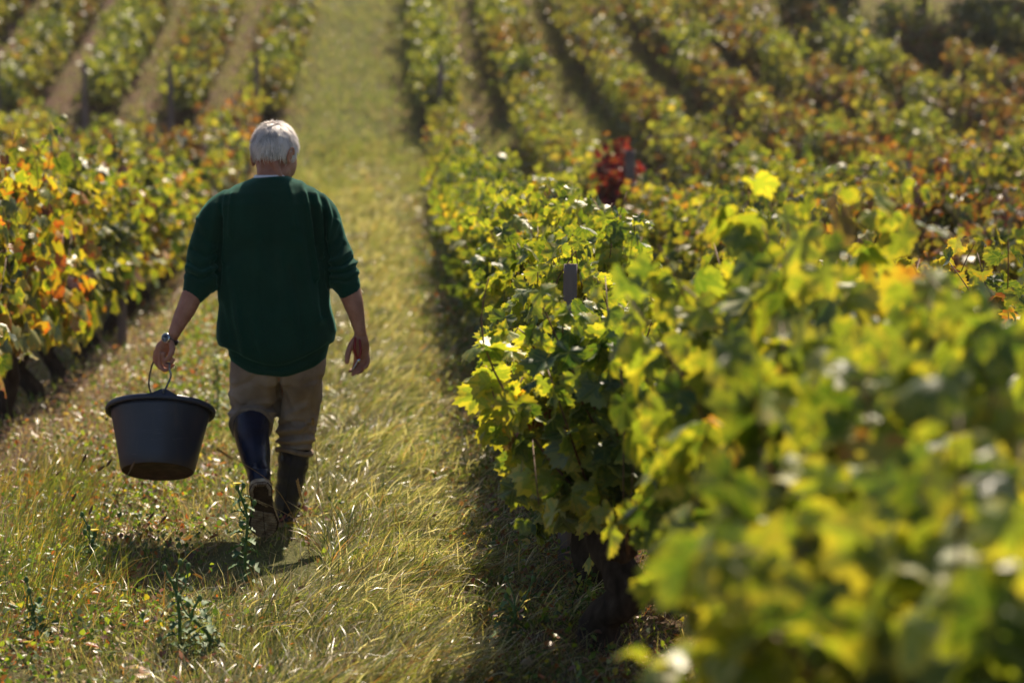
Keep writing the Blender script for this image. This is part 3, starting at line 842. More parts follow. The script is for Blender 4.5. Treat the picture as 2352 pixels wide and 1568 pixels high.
def seed_stalk(base, tip, label, grp, kind=0):
    """long wiry stalk; kind 0 plantain head, 1 grass spike"""
    o = empty('plantain_stalk' if kind == 0 else 'grass_stalk', base)
    b = np.zeros(3); e = np.asarray(tip) - np.asarray(base)
    mid = e * .55 + np.array([-e[0] * .18, 0, abs(e[2]) * .06])
    mb = MB(); tube(mb, [b, mid, e], [.0017, .0014, .001], 5, 6); mb.build('stalk', M_stalk, o)
    mb = MB(); dd = unit(e - mid)
    if kind == 0:
        tube(mb, [e, e + dd * .010, e + dd * .026, e + dd * .034], [.0025, .0052, .0042, .0015], 8, 2)
    else:
        L = .11
        for k in range(16):
            c = e - dd * L * k / 16
            sgn = 1 if k % 2 else -1
            s_ = unit(np.cross(dd, [0, 1, .2])) * sgn
            tube(mb, [c, c + s_ * .004 + dd * .007, c + s_ * .003 + dd * .014], [.001, .0024, .0008], 5, 1)
    mb.build('seed_head', M_seed if kind == 0 else M_stalk, o)
    return tag(o, label, 'stalk', grp)
pl = [(60, 1250, 225, 1080, 'tallest brown plantain head left of the bucket base'), (150, 1290, 245, 1070, 'plantain head leaning towards the bottom of the bucket'), (130, 1270, 190, 1060, 'upright plantain head in the left tussock'),
      (235, 1285, 300, 1078, 'plantain stalk bent right with its head touching below the bucket'), (70, 1180, 128, 1092, 'leftmost plantain head near the left photo edge'), (300, 1275, 342, 1192, 'low plantain head pointing right below the bucket'),
      (110, 1300, 165, 1150, 'short plantain head in the middle of the left tussock'), (170, 1320, 205, 1180, 'dark plantain head standing low in the tussock'), (310, 1300, 370, 1198, 'plantain head farthest right below the bucket')]
for (bx, by, tx, ty, lb) in pl:
    g = G(bx, by); g[2] = float(H(g[0], g[1]))
    seed_stalk(g, P(tx, ty, g[1] + .05), lb, 'plantain stalks below the bucket')
gs = [(700, 1230, 500, 1032, 9.3, 'dry grass stalk crossing in front of the raised boot'), (760, 1300, 560, 1135, 9.2, 'second dry grass stalk crossing low over the boots'), (735, 1160, 718, 960, 9.6, 'upright dark grass stalk right of the boots'),
      (712, 1300, 683, 1105, 9.0, 'dark grass stalk just right of the standing boot'), (1010, 1240, 1075, 1160, 8.6, 'tilted dark grass stalk in the matted strip'), (965, 1250, 1000, 1180, 8.7, 'shorter tilted grass stalk in the matted strip')]
for (bx, by, tx, ty, d, lb) in gs:
    g = G(bx, by); g[2] = float(H(g[0], g[1]))
    seed_stalk(g, P(tx, ty, d), lb, 'tall grass stalks on the path', 1)

# ------------------------------------------------------------------ posts in the vine rows
def post(x, y, h, r, label, lean=0.0):
    z = float(H(x, y)); mb = MB()
    tube(mb, [(0, 0, -.2), (lean * .4, 0, h * .5), (lean, 0, h - .01), (lean, 0, h)], [r * 1.06, r, r * .96, r * .9], 10, 2, dome=False)
    V = mb.V[0]; V[:, :2] *= (1 + .08 * vnoise(V, 30, x)[:, None])
    o = mb.build('wooden_post', M_post); o.location = (x, y, z)
    return tag(o, label, 'post', 'wooden posts in the vine rows')
post(-1.90, 18.6, 1.2, .035, 'short grey post at the edge of the left row behind the bucket hand')
post(2.40, 22.3, 1.40, .05, 'grey post right beside the crimson red vine')
post(.74, 9.15, 1.12, .028, 'purplish stake inside the sharp leaved vine right of the path', .02)
post(-2.12, 46.2, 1.55, .055, 'dark end post of the first hillside row left of path')
post(-3.75, 46.2, 1.45, .055, 'dark end post of the second hillside row left of path')
post(-5.35, 46.1, 1.45, .055, 'dark end post of the third hillside row left of path')
post(-7.0, 46.3, 1.5, .055, 'dark end post of the fourth hillside row left of path')
post(1.36, 46.3, 1.4, .055, 'grey end post of the first hillside row right of path')

# ------------------------------------------------------------------ the man
PXM = 10.1 / FPX                                # metres per photo pixel where he walks
def proj(V):
    M_ = np.array(CR); q = (V - np.array([0, 0, CAM_H])) @ M_
    return 1176 + q[:, 0] / -q[:, 2] * FPX, 784 - q[:, 1] / -q[:, 2] * FPX
def polydist(X, Y, pts):
    d = np.full(len(X), 1e9)
    for (x0, y0), (x1, y1) in zip(pts[:-1], pts[1:]):
        vx, vy = x1 - x0, y1 - y0
        t = np.clip(((X - x0) * vx + (Y - y0) * vy) / (vx * vx + vy * vy), 0, 1)
        d = np.minimum(d, np.hypot(X - x0 - t * vx, Y - y0 - t * vy))
    return d
def folds(V, N, lst):
    X, Y = proj(V)
    back = np.clip((-N[:, 1] + .45) / .6, 0, 1)
    D = np.zeros(len(V))
    for pts, w, a in lst:
        D += 1.5 * a * np.exp(-(polydist(X, Y, pts) / w) ** 2)
    back = back * (1 - .8 * np.clip((N[:, 2] - .25) / .5, 0, 1))
    return V + N * (D * back)[:, None]

M_skin = simple_mat('skin', [(.3, (.36, .15, .095)), (.55, (.44, .20, .13)), (.8, (.52, .26, .18))], 22, .48, .45, .35, 90, sss=.12)
M_hair = blade_mat('white hair', .25, .42, (1.1, 1.05, 1.0))
M_sweater = simple_mat('dark green sweatshirt', [(.3, (.0035, .034, .022)), (.7, (.006, .046, .031))], 6, .92, .12, .35, 420, sheen=.32)
bsw = M_sweater.node_tree.nodes.get('Principled BSDF'); bsw.inputs['Sheen Tint'].default_value = (.25, .75, .6, 1)
M_shirt = simple_mat('white undershirt', [(.4, (.72, .70, .74)), (.6, (.8, .8, .8))], 20, .8, .2)
M_trouser = simple_mat('khaki work trousers', [(.3, (.18, .13, .10)), (.5, (.29, .225, .175)), (.75, (.40, .32, .26))], 7, .9, .15, .5, 260, sheen=.15)
M_cuff = simple_mat('trouser hem', [(.4, (.22, .165, .12)), (.7, (.32, .25, .19))], 30, .9, .1, .5, 300)
M_rubber = simple_mat('navy rubber', [(.35, (.006, .010, .026)), (.6, (.011, .018, .052)), (.85, (.03, .025, .026))], 9, .26, .30, .15, 30)
M_sole = simple_mat('muddy sole', [(.35, (.22, .14, .09)), (.55, (.42, .31, .21)), (.75, (.62, .50, .36))], 40, .8, .3, .6, 160)
M_rec = simple_mat('sole recess', [(.35, (.035, .02, .014)), (.7, (.09, .055, .035))], 40, .9, .2, .5, 160)
M_steel = simple_mat('brushed steel', [(.4, (.5, .5, .52)), (.7, (.7, .7, .7))], 80, .25, .5, metallic=1.0)
M_dial = simple_mat('watch dial', [(.4, (.02, .022, .03)), (.7, (.05, .05, .06))], 200, .2, .6)
M_strap = simple_mat('leather strap', [(.4, (.02, .018, .018)), (.7, (.05, .04, .04))], 60, .5, .4)
M_eye = simple_mat('eye', [(.4, (.7, .68, .66)), (.6, (.8, .8, .78))], 10, .15, .6)
M_lens = simple_mat('iris', [(.4, (.04, .06, .08)), (.6, (.08, .1, .12))], 200, .1, .6)

man_at = np.array([P(640, 1215, 10.1)[0], 10.1, 0.0]); man_at[2] = float(H(man_at[0], man_at[1]))
man = empty('person', man_at)
tag(man, 'white haired man in a dark green sweatshirt and rubber boots walking away with a bucket', 'person')

def put(name, V, F, mat, parent=man, attrs=None):
    return link(name, mesh(name, V - man_at, F, mat, attrs), parent)

# head frame
HC = P(631, 339, 10.17)
cy, sy = math.cos(R_(-33)), math.sin(R_(-33))
Ryaw = np.array([[cy, -sy, 0], [sy, cy, 0], [0, 0, 1]])
cp, sp_ = math.cos(R_(-17)), math.sin(R_(-17))
Rpit = np.array([[1, 0, 0], [0, cp, -sp_], [0, sp_, cp]])
cr, sr = math.cos(R_(-3)), math.sin(R_(-3))
Rrol = np.array([[cr, 0, sr], [0, 1, 0], [-sr, 0, cr]])
RH = Ryaw @ Rpit @ Rrol
HL = lambda x, y, z: HC + RH @ np.array([x, y, z])
SR = np.array([.083, .100, .098])               # scalp radii
b = MB()
ball(b, HL(0, 0, 0), SR - .004, RH, 24, 16)
ball(b, HL(0, .05, .015), (.068, .05, .062), RH)
ball(b, HL(0, .040, -.06), (.063, .062, .078), RH)
ball(b, HL(0, .050, -.118), (.053, .056, .034), RH)
ball(b, HL(0, .092, -.122), (.020, .016, .017), RH, 10, 8)
for s in (-1, 1):
    ball(b, HL(s * .055, .022, -.098), (.019, .034, .036), RH, 10, 8)
    ball(b, HL(s * .040, .078, -.050), (.026, .022, .028), RH, 10, 8)
    ball(b, HL(s * .046, .040, -.060), (.033, .052, .066), RH, 12, 10)
    ball(b, HL(s * .030, .090, .004), (.024, .012, .008), RH, 10, 8)     # brow
    # ear: rim, lobe and plate
    ec = np.array([s * .083, -.006, -.040])
    loop = []
    for k in range(9):
        a = -1.9 + k * (4.7 / 8)
        loop.append(HC + RH @ (ec + np.array([s * (.010 + .004 * math.sin(a)), -math.cos(a) * .019 - .004, math.sin(a) * .031])))
    tube(b, loop, [.0052] * 9, 7, 2)
    ball(b, HC + RH @ (ec + np.array([s * .004, -.002, 0])), (.007, .017, .028), RH, 10, 8)
    ball(b, HC + RH @ (ec + np.array([s * .008, -.004, -.030])), (.006, .009, .011), RH, 8, 6)
tube(b, [HL(0, .092, .004), HL(0, .108, -.022), HL(0, .121, -.045)], [.010, .011, .014], 10, 3)
for s in (-1, 1): ball(b, HL(s * .012, .110, -.050), (.009, .010, .008), RH, 8, 6)
tube(b, [HL(-.024, .088, -.083), HL(0, .101, -.078), HL(.024, .088, -.083)], [.004, .0065, .004], 8, 3)
tube(b, [HL(-.022, .088, -.091), HL(0, .099, -.091), HL(.022, .088, -.091)], [.004, .007, .004], 8, 3)
# neck with two cords
tube(b, [P(622, 440, 10.10), P(622, 415, 10.12), P(624, 392, 10.145), HL(0, -.010, -.035)], [.066, .060, .056, .058], 18, 4)
tube(b, [P(600, 410, 10.085), HL(-.032, -.055, -.05)], [.016, .02], 8, 2)
tube(b, [P(642, 410, 10.085), HL(.032, -.055, -.05)], [.016, .02], 8, 2)
# torso, hidden under the clothes
loft(b, [P(622, 412, 10.11), P(622, 440, 10.11), P(622, 480, 10.12), P(624, 600, 10.13), P(632, 720, 10.13), P(638, 800, 10.13), P(638, 870, 10.13)],
     [(x * PXM, 0, 0) for x in (32, 80, 98, 90, 84, 90, 84)], [(0, y, 0) for y in (.055, .085, .10, .115, .105, .11, .09)], 24)
# legs down into the boots
LEGL = [P(586, 850, 10.13), P(583, 900, 10.22), P(580, 935, 10.27), P(579, 968, 10.10), P(590, 1060, 9.86), P(594, 1085, 9.80)]
LEGR = [P(688, 850, 10.13), P(688, 900, 10.2), P(684, 950, 10.23), P(676, 1040, 10.24), P(655, 1150, 10.28), P(653, 1185, 10.30)]
tube(b, LEGL, [.085, .078, .062, .050, .026, .022], 16, 4)
tube(b, LEGR, [.085, .078, .062, .050, .030, .028], 16, 4)
# arms
ARL = [P(512, 480, 10.12), P(482, 560, 10.10), P(462, 625, 10.07), P(447, 663, 10.04), P(431, 702, 10.02), P(411, 742, 9.995), P(399, 768, 9.98)]
ARR = [P(735, 480, 10.12), P(765, 560, 10.11), P(788, 620, 10.09), P(801, 663, 10.075), P(814, 705, 10.06), P(823, 742, 10.05), P(828, 764, 10.045)]
tube(b, ARL, [.046, .042, .038, .043, .042, .031, .025], 16, 4)
tube(b, ARR, [.046, .042, .040, .048, .040, .029, .025], 16, 4)
# left hand closed round the bucket handle
W0 = P(399, 768, 9.98)
tube(b, [W0, P(389, 784, 9.985), P(376, 800, 9.99), P(369, 812, 9.99)], [.026, .034, .038, .030], 14, 3, flat=.62, side=(.55, -.45, .25))
fl = [((358, 806, 10.025), (356, 826, 10.035), (366, 842, 10.03), (380, 838, 10.01)),
      ((363, 809, 9.998), (361, 834, 10.005), (374, 847, 9.995), (392, 841, 9.985)),
      ((369, 812, 9.970), (368, 838, 9.975), (380, 850, 9.962), (399, 838, 9.950)),
      ((376, 813, 9.945), (378, 833, 9.945), (386, 840, 9.935), (399, 825, 9.93))]
for i, f in enumerate(fl):
    tube(b, [P(*q) for q in f], [.0105, .0098, .0088, .0072] if i else [.0105, .0095, .0085, .007], 9, 4)
tube(b, [P(392, 784, 9.955), P(396, 802, 9.935), P(390, 818, 9.925), P(381, 828, 9.93)], [.014, .0125, .011, .0085], 9, 4)
# right hand, relaxed round the secateurs, palm turned back
tube(b, [P(828, 764, 10.045), P(828, 780, 10.04), P(828, 798, 10.045), P(831, 812, 10.05)], [.026, .034, .038, .033], 14, 3, flat=.55, side=(.1, -1, 0))
fr = [((818, 808, 10.05), (817, 830, 10.045), (812, 846, 10.03), (803, 852, 10.015)),
      ((826, 812, 10.055), (827, 836, 10.05), (821, 852, 10.035), (810, 860, 10.02)),
      ((835, 812, 10.055), (837, 834, 10.05), (832, 850, 10.03), (822, 857, 10.015)),
      ((842, 809, 10.05), (845, 826, 10.045), (842, 840, 10.03), (835, 846, 10.015))]
for f in fr: tube(b, [P(*q) for q in f], [.0105, .0098, .0085, .007], 9, 4)
tube(b, [P(815, 782, 10.035), P(805, 796, 10.02), P(799, 814, 10.01), P(797, 832, 10.005)], [.017, .014, .012, .009], 9, 4)
V, N, F = fuse(b, .0036, 4)
V = V + N * (vnoise(V, 60, 1.0) * .0010)[:, None]
put('body', V, F, M_skin)
for s in (-1, 1):
    e = MB(); ball(e, HL(s * .031, .0865, -.014), .0125, nu=14, nv=10); ball(e, HL(s * .031, .0945, -.015), .0058, nu=10, nv=8, m=1)
    e.build('eye', [M_eye, M_lens], man, man_at)

# hair: scalp cap plus combed strands
def scalp_ok(p):
    x, y, z = p.T
    lim = np.where(y < -.01, -.052 + .010 * np.clip(np.abs(x) / .07, 0, 1), np.where(y < .03, -.028, .02 + (y - .03) * .5))
    return z > lim
Nh = 9000
p = rng.normal(size=(Nh * 2, 3)); p /= np.linalg.norm(p, axis=1)[:, None]; p = p * SR
p = p[scalp_ok(p)][:Nh]; Nh = len(p)
crown = np.array([.01, -.045, .10])
d = p - crown; nrm = p / SR ** 2; nrm /= np.linalg.norm(nrm, axis=1)[:, None]
d[:, 2] -= .03
d += np.column_stack([.06 * vnoise(p, 80, 3.0), .06 * vnoise(p, 80, 5.0), .035 * vnoise(p, 65, 7.0)])
d += rng.normal(0, .014, d.shape)
d -= nrm * (d * nrm).sum(1)[:, None]; d /= np.linalg.norm(d, axis=1)[:, None] + 1e-9
Lh = rng.uniform(.018, .042, Nh); lift = rng.uniform(.002, .018, Nh)
K = 4; HVv = np.empty((Nh, K, 2, 3)); wdir = np.cross(d, nrm)
for k in range(K):
    t_ = k / (K - 1)
    q = p + d * (Lh * t_)[:, None]
    rad = np.linalg.norm(q / SR, axis=1)[:, None]
    q = q / rad * (1 + (.03 + (lift * t_ ** .7) / .09))[:, None]
    w = .0016 * (1 - .75 * t_)
    HVv[:, k, 0] = q - wdir * w; HVv[:, k, 1] = q + wdir * w
HVv = HVv.reshape(-1, 3) @ RH.T + HC
i = np.arange(K - 1); q4 = np.column_stack([2 * i, 2 * i + 1, 2 * i + 3, 2 * i + 2])
HF = (q4[None] + (np.arange(Nh) * 2 * K)[:, None, None]).reshape(-1, 4)
tone = np.clip(.86 + .24 * vnoise(p, 60, 9.0) + rng.normal(0, .16, Nh), .25, 1.0)
hc = np.ones((Nh, 2 * K, 4)); hc[:, :, :3] = (tone[:, None] * np.array([1.0, .95, .93]))[:, None]
# cap
cb_ = MB(); ball(cb_, (0, 0, 0), SR + .002, None, 40, 30)
cv = cb_.verts(); ok = scalp_ok(cv)
cf = [f for f in cb_.F if all(ok[j] for j in f)]
cf = np.array([(f[0], f[1], f[2], f[3]) for f in cf if len(f) == 4] + [(f[0], f[1], f[2], f[2]) for f in []])
cw = cv @ RH.T + HC
cc = np.ones((len(cw), 4)); cc[:, :3] = (.66, .62, .61)
top = [f for f in cb_.F if len(f) == 3 and all(ok[j] for j in f)]
allV = np.vstack([HVv, cw])
allF = [tuple(f) for f in HF] + [tuple(int(j) + len(HVv) for j in f) for f in cf] + [tuple(int(j) + len(HVv) for j in f) for f in top]
put('hair', allV, allF, M_hair, attrs={'ca': ('FLOAT_COLOR', np.vstack([hc.reshape(-1, 4), cc]))})

# undershirt collar
b = MB()
ang = np.linspace(0, 2 * PI, 40, endpoint=False)
ringp = lambda px, py, yc, rx, ry, tilt: [P(px, py, yc) + np.array([rx * math.cos(a), ry * math.sin(a), -tilt * -math.sin(a)]) for a in ang]
r0 = ringp(620, 412, 10.115, .072, .068, -.0); r1 = ringp(619, 403, 10.12, .063, .062, .0)
V = np.array(r0 + r1 + [q + np.array([0, 0, .002]) for q in ringp(619, 403, 10.12, .059, .059, 0)])
F = [(k * 40 + j, k * 40 + (j + 1) % 40, (k + 1) * 40 + (j + 1) % 40, (k + 1) * 40 + j) for k in range(2) for j in range(40)]
put('undershirt_collar', V, F, M_shirt)

# sweatshirt
b = MB()
TR = [(404, 586, 660, .066, 10.115), (412, 572, 676, .078, 10.112), (424, 545, 706, .094, 10.11), (442, 514, 736, .112, 10.11), (470, 494, 757, .130, 10.11), (520, 497, 757, .146, 10.12), (580, 500, 752, .156, 10.13),
      (640, 501, 753, .162, 10.13), (700, 499, 760, .168, 10.13), (745, 496, 767, .172, 10.13), (772, 495, 771, .172, 10.13), (788, 502, 768, .164, 10.13), (800, 522, 754, .150, 10.13), (812, 529, 750, .145, 10.13), (822, 531, 748, .142, 10.13)]
loft(b, [P((xl + xr) / 2, py, yc) for py, xl, xr, ry, yc in TR], [((xr - xl) / 2 * PXM, 0, 0) for py, xl, xr, ry, yc in TR], [(0, ry, 0) for py, xl, xr, ry, yc in TR], 56, pw=2.25)
tube(b, [P(540, 462, 10.11), P(500, 498, 10.11), P(478, 552, 10.10), P(466, 602, 10.085), P(461, 640, 10.065), P(455, 656, 10.055)], [.068, .078, .074, .075, .077, .068], 24, 5, dome=False)
tube(b, [P(457, 650, 10.057), P(449, 664, 10.045), P(446, 670, 10.04)], [.060, .057, .050], 20, 3)
tube(b, [P(706, 462, 10.11), P(738, 498, 10.11), P(760, 552, 10.11), P(778, 600, 10.095), P(788, 638, 10.085), P(792, 652, 10.08)], [.068, .077, .070, .070, .072, .064], 24, 5, dome=False)
tube(b, [P(791, 646, 10.082), P(798, 661, 10.075), P(800, 668, 10.07)], [.058, .056, .049], 20, 3)
V, N, F = fuse(b, .0065, 9)
FL = [([(511, 500), (510, 540), (505, 600), (503, 650)], 5, -.009), ([(743, 490), (745, 530), (749, 600), (752, 660)], 5, -.009),
      ([(498, 470), (487, 540), (480, 590)], 7, .005), ([(520, 430), (519, 520), (514, 600)], 6, .008),
      ([(690, 414), (704, 470), (712, 540), (726, 640)], 5, .017), ([(705, 418), (716, 480), (724, 560)], 4.5, -.013), ([(720, 428), (733, 500), (740, 590)], 5, .016), ([(745, 446), (757, 500), (752, 550)], 5, .013), ([(662, 416), (672, 470), (676, 520)], 7, .010), ([(735, 440), (745, 470)], 4, -.010), ([(540, 424), (532, 470), (530, 540)], 6, .009), ([(600, 560), (590, 660), (600, 770)], 9, .008), ([(665, 620), (690, 700), (700, 780)], 8, -.009), ([(540, 660), (560, 730), (590, 790)], 8, -.008), ([(530, 620), (545, 720), (560, 790)], 9, .008),
      ([(625, 430), (620, 560), (632, 700)], 22, -.012), ([(568, 470), (572, 540)], 34, .012), ([(685, 470), (682, 540)], 32, .010),
      ([(690, 560), (705, 650), (728, 735)], 13, .010), ([(645, 590), (662, 720)], 13, .007), ([(560, 600), (552, 740)], 16, .007), ([(596, 640), (600, 760)], 13, -.007),
      ([(744, 620), (752, 700), (768, 760)], 7, .007), ([(735, 640), (742, 720)], 8, -.007), ([(505, 700), (520, 770)], 9, -.006),
      ([(578, 408), (604, 421), (640, 422), (668, 411)], 2.5, -.0022),
      ([(430, 600), (462, 616), (500, 602)], 5, -.010), ([(424, 626), (462, 642), (502, 624)], 5, -.011), ([(440, 572), (474, 590), (498, 580)], 5, -.008), ([(428, 612), (462, 629), (500, 614)], 4, .006), ([(455, 535), (480, 556), (500, 560)], 6, -.006), ([(452, 500), (478, 530)], 6, .005),
      ([(476, 600), (488, 640)], 6, .005), 
      ([(792, 560), (772, 584), (752, 592)], 5, -.009), ([(812, 592), (784, 610), (756, 612)], 4.5, -.010), ([(820, 612), (792, 626), (756, 628)], 4.5, -.010), ([(804, 576), (776, 598), (754, 602)], 4, .006), ([(818, 602), (788, 619), (756, 620)], 4, .006), ([(826, 634), (800, 646), (760, 642)], 4, -.009), ([(775, 510), (762, 545)], 6, .006), ([(782, 540), (762, 566)], 5, -.006),
      
      ([(500, 796), (560, 806), (630, 812), (700, 806), (770, 790)], 5, -.010)]
V = folds(V, N, FL)
V = V + N * (np.sin(V[:, 0] * 52 + 3 * vnoise(V, 5, 3.0)) * .0022 * np.clip((1.05 - V[:, 2]) / .25, 0, 1) + vnoise(V, 16, 2.0) * .005 + vnoise(V, 41, 4.0) * .0012)[:, None]
X, Y = proj(V)
torso = (X > 495) & (X < 775) & (Y > 690)
xx = np.clip((X - 636) / 118, -1, 1); tt = np.clip((Y - 700) / 110, 0, 1)
bk = np.clip((10.20 - V[:, 1]) / .16, 0, 1)
V[:, 2] -= np.where(torso, .062 * tt ** 1.5 * (1 - xx ** 2) * bk + .010 * tt * np.clip(-xx, 0, 1), 0)
put('sweatshirt', V, F, M_sweater)

# trousers
b = MB()
TP = [(776, 545, 735, .125, 10.13), (800, 533, 748, .132, 10.13), (830, 528, 750, .135, 10.135), (858, 527, 748, .130, 10.14), (880, 528, 743, .115, 10.15)]
loft(b, [P((a + c) / 2, py, yc) for py, a, c, ry, yc in TP], [((c - a) / 2 * PXM, 0, 0) for py, a, c, ry, yc in TP], [(0, ry, 0) for py, a, c, ry, yc in TP], 40, pw=2.3)
tube(b, [P(586, 850, 10.13), P(582, 900, 10.19), P(580, 935, 10.23), P(579, 962, 10.16), P(578, 980, 10.09)], [.103, .101, .099, .094, .083], 26, 5, dome=False)
tube(b, [P(690, 850, 10.13), P(690, 900, 10.19), P(686, 950, 10.22), P(681, 992, 10.22), P(677, 1030, 10.215)], [.104, .094, .088, .081, .073], 26, 5, dome=False)
V, N, F = fuse(b, .0065, 6)
V = folds(V, N, [([(641, 835), (640, 900), (636, 960)], 4, -.018), ([(600, 850), (570, 880), (540, 888)], 7, -.006), ([(530, 905), (570, 930), (630, 918)], 7, .006),
    ([(528, 935), (575, 950), (634, 932)], 5, -.009), ([(530, 950), (560, 948), (600, 944), (634, 950)], 4.5, .008), ([(540, 880), (560, 920)], 9, .006), ([(612, 870), (616, 920)], 9, .006),
    ([(738, 870), (716, 915), (722, 950)], 6, -.009), ([(728, 880), (705, 930), (660, 952)], 7, .007), ([(650, 900), (668, 950)], 7, -.006), ([(640, 975), (680, 968), (724, 978)], 4.5, -.009), ([(640, 990), (684, 986), (720, 965)], 4.5, .008),
    ([(638, 1003), (680, 1000), (720, 996)], 4, -.010), ([(638, 1013), (680, 1014), (718, 1008)], 4, .008), ([(640, 1023), (680, 1024), (716, 1019)], 3.5, -.009), ([(655, 960), (690, 985)], 5, .006), ([(712, 985), (700, 1010)], 4, -.006), ([(690, 860), (686, 905)], 14, .006)])
V = V + N * (vnoise(V, 24, 6.0) * .004 + vnoise(V, 60, 2.0) * .0016)[:, None]
trs = put('trousers', V, F, M_trouser)
def band(name, c, ax, r0, r1, h, mat, parent):
    ax = unit(ax); u = unit(np.cross(ax, [0.0, 1.0, 0.05])); w = np.cross(ax, u)
    mb = MB(); n = 40
    prof = [(r1, 0), (r0, 0), (r0 + .003, h * .5), (r0, h), (r1, h)]
    V = []
    for rr_, hh in prof:
        for a in np.linspace(0, 2 * PI, n, endpoint=False):
            rz = rr_ * (1 + .03 * math.sin(3 * a + 1) + .02 * math.sin(7 * a))
            V.append(np.asarray(c) + ax * (hh + .006 * math.sin(2 * a)) + u * rz * math.cos(a) + w * rz * math.sin(a))
    k = len(prof)
    F = [(i * n + j, i * n + (j + 1) % n, (i + 1) * n + (j + 1) % n, (i + 1) * n + j) for i in range(k - 1) for j in range(n)]
    mb.add(V, F); return mb.build(name, mat, parent, man_at)
aL = P(578, 985, 10.085) - P(580, 950, 10.20)
band('trouser_hem', P(578, 980, 10.085), unit(P(580, 935, 10.23) - P(578, 985, 10.08)), .090, .070, .020, M_cuff, trs)
band('trouser_hem', P(677, 1041, 10.215), unit(P(681, 1000, 10.22) - P(677, 1041, 10.215)), .079, .060, .020, M_cuff, trs)

# rubber boots
def sole_w(t):
    return 1.18 * np.interp(t, [0, .03, .12, .3, .45, .62, .75, .88, .96, 1.0], [.012, .026, .037, .035, .033, .042, .050, .043, .028, .008])
def make_boot(heel, a, n, xa, shaft, rad, label=None):
    """heel: back end of the sole underside; a: heel to toe; n: out of the sole; xa: across"""
    L = .305
    mb = MB()
    ts = np.linspace(.02, .99, 12)
    hts = np.interp(ts, [0, .15, .35, .5, .7, .9, 1], [.085, .11, .115, .09, .068, .055, .03])
    C = [heel + a * L * t_ - n * (.018 + h_ / 2) for t_, h_ in zip(ts, hts)]
    U = [xa * sole_w(t_) * 1.02 for t_ in ts]; Wv = [-n * h_ / 2 for h_ in hts]
    loft(mb, C, U, Wv, 24, pw=2.6)
    tube(mb, shaft, rad, 26, 5, dome=False)
    V, N, F = fuse(mb, .0055, 6)
    X, Y = proj(V)
    s0, s1 = proj(np.array([shaft[0]])), proj(np.array([shaft[-1]]))
    V = folds(V, N, [([(float(s0[0][0]) - 2, float(s0[1][0])), (float(s1[0][0]) - 4, float(s1[1][0]))], 3.2, .004)])
    z = V[:, 2]; V = V + N * (np.where(z < .30, np.sin(z * 95 + X * .05) * .002, 0) + vnoise(V, 22, 3.0) * .002)[:, None]
    o = put('boot', V, F, M_rubber)
    if label: o['label'] = label
    sb = MB()
    tt_ = np.linspace(0, 1, 30); out = [(t_, s) for s in (1, -1) for t_ in (tt_ if s == 1 else tt_[::-1])]
    bot = [heel + a * L * t_ + xa * s * (sole_w(t_) + .004) for t_, s in out]
    topv = [q - n * .020 for q in bot]
    k = len(bot)
    mid = [heel + a * L * t_ for t_, s in out]
    F = [(i_, (i_ + 1) % k, k + (i_ + 1) % k, k + i_) for i_ in range(k)] + [(i_, i_ + 1, k - 2 - i_, k - 1 - i_) for i_ in range(29)]
    F += [(k + i_ + 1, k + i_, 2 * k - 1 - i_, 2 * k - 2 - i_) for i_ in range(29)]
    sb.add(bot + topv, F[:k], 0); sb.add(bot + topv, F[k:], 1)
    def bar(t0, s0_, t1, s1_, w=.0035, h=.006):
        p0 = heel + a * L * t0 + xa * s0_; p1 = heel + a * L * t1 + xa * s1_
        dd = unit(p1 - p0); sd_ = np.cross(dd, n)
        q = [p0 - sd_ * w, p0 + sd_ * w, p1 + sd_ * w, p1 - sd_ * w]
        q2 = [v + n * h for v in q]
        sb.add(q + q2, [(0, 1, 5, 4), (1, 2, 6, 5), (2, 3, 7, 6), (3, 0, 4, 7), (4, 5, 6, 7)])
    for t0 in np.arange(.50, .99, .045):            # slanting bars under the ball of the foot
        w0 = sole_w(t0); t1 = min(t0 + .10, .99); w1 = sole_w(t1)
        bar(t0, -w0 * .92, min(t0 + .05, .99), -.001); bar(min(t0 + .055, .99), .003, t1, w1 * .9)
    for s in (-1, 1):                               # heel horseshoe
        for k_ in range(7):
            t0 = .025 + k_ * .032
            bar(t0, s * (sole_w(t0) - .012), t0, s * (sole_w(t0) - .001), .0032, .012)
    for k_ in range(5): bar(.012 + .0, -.014 + k_ * .007, .05, -.014 + k_ * .007, .0022, .012)
    sb.build('sole', [M_sole, M_rec], o, man_at, smooth=False)
    return o
hl = P(597, 1106, 9.70); tl = P(609, 1232, 9.87)
aL = unit(tl - hl); xL = unit(np.array([1, 0.12, -.06])); xL = unit(xL - aL * np.dot(xL, aL)); nL = np.cross(aL, xL)
if nL[1] > 0: nL = -nL
make_boot(hl, aL, nL, xL, [P(578, 972, 10.09), P(579, 1000, 10.03), P(586, 1045, 9.92), P(592, 1078, 9.84), hl + aL * .045 - nL * .07], [.079, .073, .062, .050, .046], 'navy rubber boot with heel raised, showing its muddy sole')
gz = float(H(P(655, 1200, 10.27)[0], 10.27))
hr = np.array([P(652, 1200, 10.25)[0], 10.25, gz + .004])
make_boot(hr, unit(np.array([.06, 1, 0])), np.array([0, 0, -1.]), unit(np.array([1, -.06, 0])), [P(677, 1032, 10.22), P(673, 1070, 10.23), P(664, 1115, 10.26), P(657, 1155, 10.29), hr + np.array([.004, .05, .06])], [.068, .065, .058, .050, .045], 'navy rubber boot standing flat in the grass')

